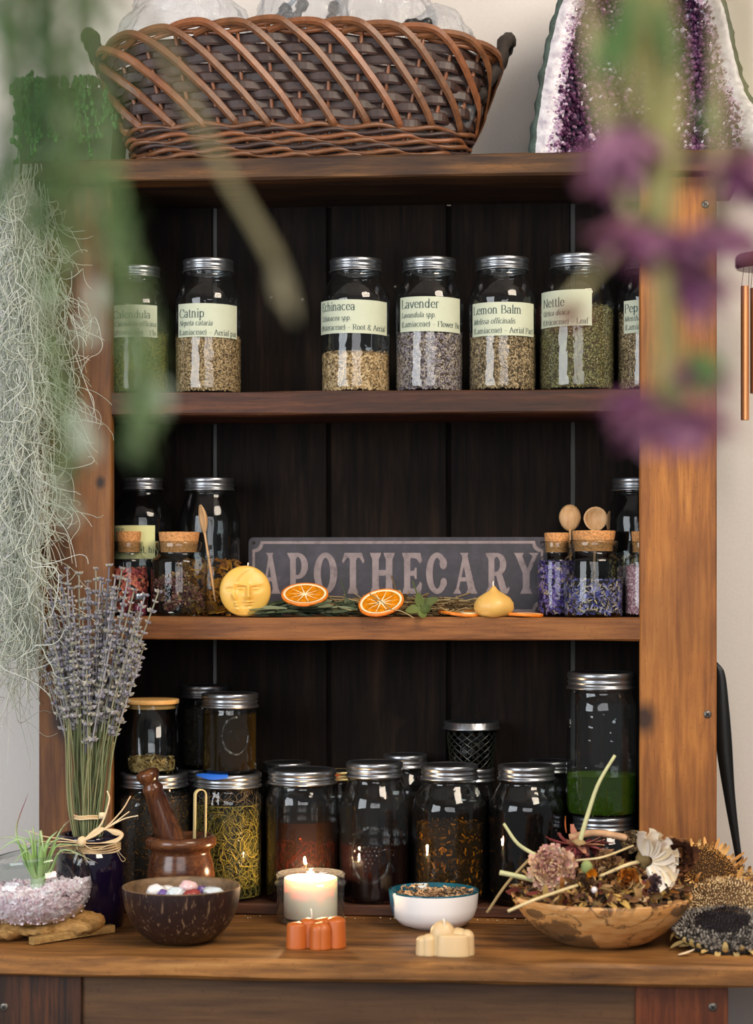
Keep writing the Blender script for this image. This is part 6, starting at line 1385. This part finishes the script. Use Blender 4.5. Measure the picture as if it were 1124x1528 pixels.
# ------------------------------------------------------------------ wind chime and black leaning strap at the right
random.seed(61)
wc = at(1140, 390, .10); cop = plain('copper_tube', '#d0905f', .38, .65)
ch = thing('wind_chime', 'copper tube wind chime hanging beside the hutch', 'wind chime', (wc.x, wc.y, wc.z)); kc = mpp(wc)
MB().lathe([(0, -.012), (.040, -.012), (.043, -.008), (.043, .006), (.040, .010), (0, .010)], 40).build('wooden_disc', rosew, ch, True, sharp=R(40))
cords = MB()
for i, (px, py0, py1) in enumerate(((1112, 427, 627), (1126, 430, 588), (1140, 425, 560), (1156, 430, 605), (1150, 430, 640))):
    a = at(px, py0, .10+(0, .018, -.02, .0, .022)[i])-wc; ln = (py1-py0)*kc
    m = MB(); m.lathe([(.0052, 0), (.0064, 0), (.0064, -ln), (.0052, -ln), (.0052, 0)], 20, Matrix.Translation(a)); m.build('chime_tube', cop, ch, True, sharp=R(40))
    for s_ in (-1, 1): cords.tube([a+V3(s_*.0055, 0, -.003), V3(a.x*.92+s_*.004, a.y, -.011)], .0004, 4)
for a_ in range(3): cords.tube([V3(.03*math.cos(a_*2.1), .03*math.sin(a_*2.1), .009), V3(0, 0, .12)], .0005, 4)
cords.tube([V3(0, 0, .12), V3(0, 0, 3.5-wc.z)], .0006, 4)
cords.build('cord', plain('cord', '#6a5040', .8), ch)
# curved black strap
bl = plain('black_leather', '#14120f', .3, spec=.4); blw = plain('pale_edge', '#b8b4b0', .6)
px_l = [(1060, 985), (1068, 1020), (1069, 1080), (1070, 1120), (1083, 1200), (1096, 1270), (1103, 1318), (1108, 1331)]
px_r = [(1070, 988), (1081, 1004), (1087, 1050), (1092, 1110), (1096, 1180), (1103, 1250), (1111, 1310), (1112, 1328)]
SYp = .16; st_ = thing('leaning_guitar_neck', 'long curved black tapering blade leaning between hutch and wall', 'blade', at(1090, 1330, SYp))
org = Vector(st_.location); m = MB(); vs = []; n = 40
Lp_ = spline([at(x, y, SYp)-org for x, y in px_l], n); Rp_ = spline([at(x, y, SYp)-org for x, y in px_r], n)
for a, b_ in zip(Lp_, Rp_):
    c_ = (a+b_)/2; vs += [a+V3(0, .002, 0), c_+V3(0, .008, 0), b_+V3(0, -.004, 0), b_+V3(.0004, .004, 0), c_+V3(0, .014, 0), a+V3(0, .006, 0)]
m.add(vs, [(6*i+j, 6*i+(j+1) % 6, 6*i+6+(j+1) % 6, 6*i+6+j) for i in range(n) for j in range(6)]+[(5, 4, 3, 2, 1, 0)])
m.build('blade_body', bl, st_)
MB().tube([b_+V3(.0012, -.002, 0) for b_ in Rp_], .0011, 5).build('pale_edge', blw, st_, True, 'thin pale edge line')
st_.name = 'black_blade'
lowz = min(v[2] for v in vs)+org.z
# small bracket so the blade rests on the counter
m = MB(); e = (Lp_[-1]+Rp_[-1])/2; m.tube([e+V3(0, .005, 0), V3(e.x+.004, e.y+.006, ZT-org.z)], .0035, 8); m.build('blade_tip', bl, st_)

# ------------------------------------------------------------------ hanging plants in the foreground (close to the lens)
random.seed(71)
ROD = atd(562, -330, .95); rodz = ROD.z
rod = thing('drying_rod', 'wooden drying rod hung from the ceiling above the view', 'rod', (ROD.x, ROD.y, rodz), YAW)
MB().tube([(-.45, 0, 0), (.45, 0, 0)], .008, 12).build('pole', spoonm, rod)
m = MB()
for s_ in (-.4, .4): m.tube([(s_, 0, .0), (s_, 0, 3.5-rodz)], .0012, 6)
m.build('cord', plain('twine', '#a08860', .9), rod)
twn = plain('jute_twine', '#a88a5c', .9)
def hang(px, dist, name, label, cat):
    top = atd(px, -90, dist); rp = ROD+RIGHT*((top-ROD).dot(RIGHT))
    th = thing(name, label, cat, top)
    m = MB(); m.tube([V3(0, 0, -.005), rp-top], .0011, 5)
    m.tube([rp-top+V3(0, math.cos(a)*.0095, math.sin(a)*.0095) for a in np.linspace(0, 2*PI, 16)], .0011, 5)
    for i in range(3): m.tube([V3(.012*math.cos(a), .012*math.sin(a), -.006+i*.002) for a in np.linspace(0, 2*PI, 20)], .0011, 5)
    m.build('twine', twn, th); return th, top
# right: dried flower bunch, heads down
fstem = plain('flower_stem', '#8e8850', .7, nscale=50, var=.2); fstem2 = plain('pale_flower_stem', '#a89e70', .7, nscale=50, var=.2)
fpur = leafy('purple_petal', ['#783e6c', '#a0658c', '#b8829c', '#c898ac', '#885078'], .35); fcal = leafy('calyx', ['#3a3a1c', '#56552a', '#4a4a24'], .1); fgreen = leafy('stem_leaf', ['#4a6a34', '#5c7c40', '#6a8a4c'], .4)
D0 = .98
fb_, ftop = hang(965, D0, 'hanging_flower_bunch', 'blurred hanging bunch of dried purple flowers, heads down, at the right', 'dried flowers')
def A2(px, py, dd=0): return atd(px, py, D0+dd)-ftop
def fs_(pts, r_, mat=fstem): MB().tube(spline([V3(0, 0, 0)]+[A2(*q) for q in pts], 24), [r_*(1.1-.3*i/24) for i in range(25)], 8).build('stem', mat, fb_)
fs_([(958, 20), (965, 120, .01), (975, 250, .01), (975, 340, .01)], .0062)
fs_([(990, 0), (1005, 120), (1000, 250), (990, 330), (992, 480), (990, 560), (1003, 620)], .0050)
fs_([(885, -30), (882, 40, .02), (890, 130, .02), (925, 270, .02), (955, 350, .02)], .0040, fstem2)
fs_([(1060, -30), (1072, 80, .02), (1070, 220, .02), (1072, 330, .02)], .0038, fstem2)
fs_([(1095, -30), (1110, 80, .03), (1112, 180, .03), (1108, 240, .03)], .0030)
fs_([(930, 0), (935, 60), (930, 130), (928, 180)], .0034)
fs_([(1010, 500, .02), (1035, 530, .02)], .0022)
def fhead(px, py, r_px, ln_px, dd=0, n=34, spread=.8, cal=True, mat=fpur):
    c_ = A2(px, py, dd); k = D0/2900; rr_ = r_px*k; L_ = ln_px*k; m = MB(); hd = MB()
    for i in range(n):
        a = i*2.4; u = (i+.5)/n; d = V3(math.cos(a)*spread*(.4+u), math.sin(a)*spread*(.4+u), -1+.5*u); m.petal(c_+V3(math.cos(a)*rr_*.25, math.sin(a)*rr_*.25, 0), d, V3(math.cos(a), math.sin(a), .6), L_*rnd(.7, 1.1), rr_*rnd(.6, .95), rnd(-.5, .9), .35, 5, .4)
    o = m.build('flower_head', mat, fb_, True)
    if cal:
        hd.ball(c_+V3(0, 0, rr_*.1), (rr_*.42, rr_*.42, rr_*.5), 14, 10, None, .25, 3); hd.build('calyx', fcal, o)
fhead(930, 190, 46, 105, .01, 36, .35); fhead(960, 345, 60, 75, .0, 44, 1.0); fhead(1000, 372, 50, 60, .02, 34, 1.1, True)
fhead(1072, 335, 48, 75, .0, 34, .7); fhead(1112, 235, 52, 80, .02, 34, .7); fhead(1040, 400, 40, 90, .02, 26, .4); fhead(1005, 610, 66, 85, -.01, 50, .9)
fhead(955, 585, 36, 70, .02, 18, 1.2, False); fhead(1040, 548, 42, 60, .02, 26, 1.0); fhead(850, 455, 22, 40, -.05, 14, .5, True, leafy('rust_petal', ['#7a3a2c', '#8a4a34'], .3))
m = MB(); m.tube(spline([A2(958, 350), A2(915, 380, -.01), A2(875, 420, -.03), A2(850, 450, -.05)], 12), .0014, 5); m.build('stem', fstem2, fb_)
m = MB()
for (px, py, dx, dz, ln_, w_) in ((945, -20, -.2, -1, 150, 34), (930, 20, -.5, -1, 110, 30), (975, 0, .3, -1, 120, 26), (1030, 530, .8, -.4, 60, 26), (1045, 545, .3, -1, 50, 24), (1050, 150, .2, -1, 60, 16)):
    MB().petal(A2(px, py, -.005), (dx, .05, dz), (0, -1, 0), ln_*D0/2900, w_*D0/2900, .3, .3, 7, .2).build('leaf', fgreen, fb_)
# left: feathery green sprigs
D1 = .92
gb_, gtop = hang(90, D1, 'hanging_green_bunch', 'blurred bunch of feathery green sprigs hanging at the upper left', 'herb bunch')
B2 = lambda px, py, dd=0: atd(px, py, D1+dd)-gtop
gl1 = leafy('feathery_leaf', ['#66854f', '#7c9a62', '#94ab78', '#52703f', '#aebb98'], .5); gl2 = leafy('deep_leaf', ['#41603a', '#55754a', '#668752'], .4); pale = leafy('pale_leaf', ['#b4c0a8', '#ccd2c0', '#bec8b2'], .4)
brs = plain('brown_sprig_stem', '#5c5438', .8)
sprigs = [([(30, -20), (30, 80), (50, 200), (60, 330)], gl2, 70, 46), ([(60, -20), (70, 100), (95, 220), (110, 380)], gl1, 64, 50), ([(110, -20), (115, 80), (120, 200), (150, 330), (185, 460), (205, 600), (208, 660)], gl1, 120, 44), ([(0, -20), (5, 100), (10, 230), (-10, 300)], gl2, 60, 46),
          ([(85, -20), (90, 150), (85, 300), (85, 450), (100, 600), (110, 690)], gl1, 80, 34), ([(130, -20), (150, 110), (165, 250), (190, 380), (215, 520), (222, 610)], gl1, 90, 38), ([(40, -20), (20, 150), (40, 330), (60, 470), (75, 600), (90, 700), (92, 750)], gl1, 60, 24), ([(60, -20), (65, 60), (70, 150)], gl2, 40, 48), ([(150, -20), (175, 40), (190, 110)], gl1, 18, 26)]
for (pts, mat, n, ln_) in sprigs:
    dd = rnd(-.05, .05); P_ = spline([V3(0, 0, 0)]+[B2(q[0], q[1], dd) for q in pts], 40); st = MB().tube(P_, [.0014*(1.2-.7*i/40) for i in range(41)], 6).build('stem', brs, gb_)
    m = MB()
    for i in range(int(n*2.2)):
        u = rnd(.08, 1); q = u*40; i0 = min(int(q), 39); c_ = P_[i0].lerp(P_[i0+1], q-i0); dz = (P_[min(i0+2, 40)]-P_[i0]).normalized(); s_ = rvec(); s_ = (s_-dz*s_.dot(dz)).normalized()
        m.petal(c_, dz*rnd(.6, 1.3)+s_*rnd(.4, 1), s_, ln_*rnd(.6, 1.2)*D1/2900, rnd(9, 17)*D1/2900, rnd(-.8, .8), .3, 4, .2)
    m.build('leaves', mat, st, True, kind='stuff')
m = MB()
for (px, py) in ((120, 610), (128, 640), (88, 700), (98, 740), (222, 580), (238, 570), (60, 420), (135, 470), (140, 420)):
    for _ in range(3): m.petal(B2(px, py, rnd(-.01, .01)), (rnd(-.3, .3), .1, -1), (0, -1, 0), 44*D1/2900, 18*D1/2900, .4, .3, 5, .4)
m.build('pale_leaves', pale, gb_, True, 'pale grey green leaf tips', kind='stuff')
m = MB(); m.tube(spline([V3(0, 0, 0), B2(150, -40), B2(215, 20, .02), B2(262, 110, .03), B2(300, 190, .03), B2(340, 265, .03), B2(385, 340, .03), B2(415, 395, .03)], 40), [.0010+.0016*math.sin(min(1, i/24)*PI/2) for i in range(41)], 7)
m.build('twig', plain('olive_twig', '#7d7350', .8), gb_, True, 'olive brown bare twig')
m = MB(); c_ = B2(412, 385, .03); e = B2(440, 480, .03); m.petal(c_, e-c_, (0, -1, 0), (e-c_).length, .006, .1, .35, 8, .2); m.petal(c_, (e-c_)+V3(-.006, 0, 0), (0, -1, 0), (e-c_).length*.7, .005, .2, .35, 8, .2); m.build('twig_leaf', leafy('dry_leaf', ['#8a8060', '#968c6c'], .3), gb_, True, 'dry beige leaf at the twig end')
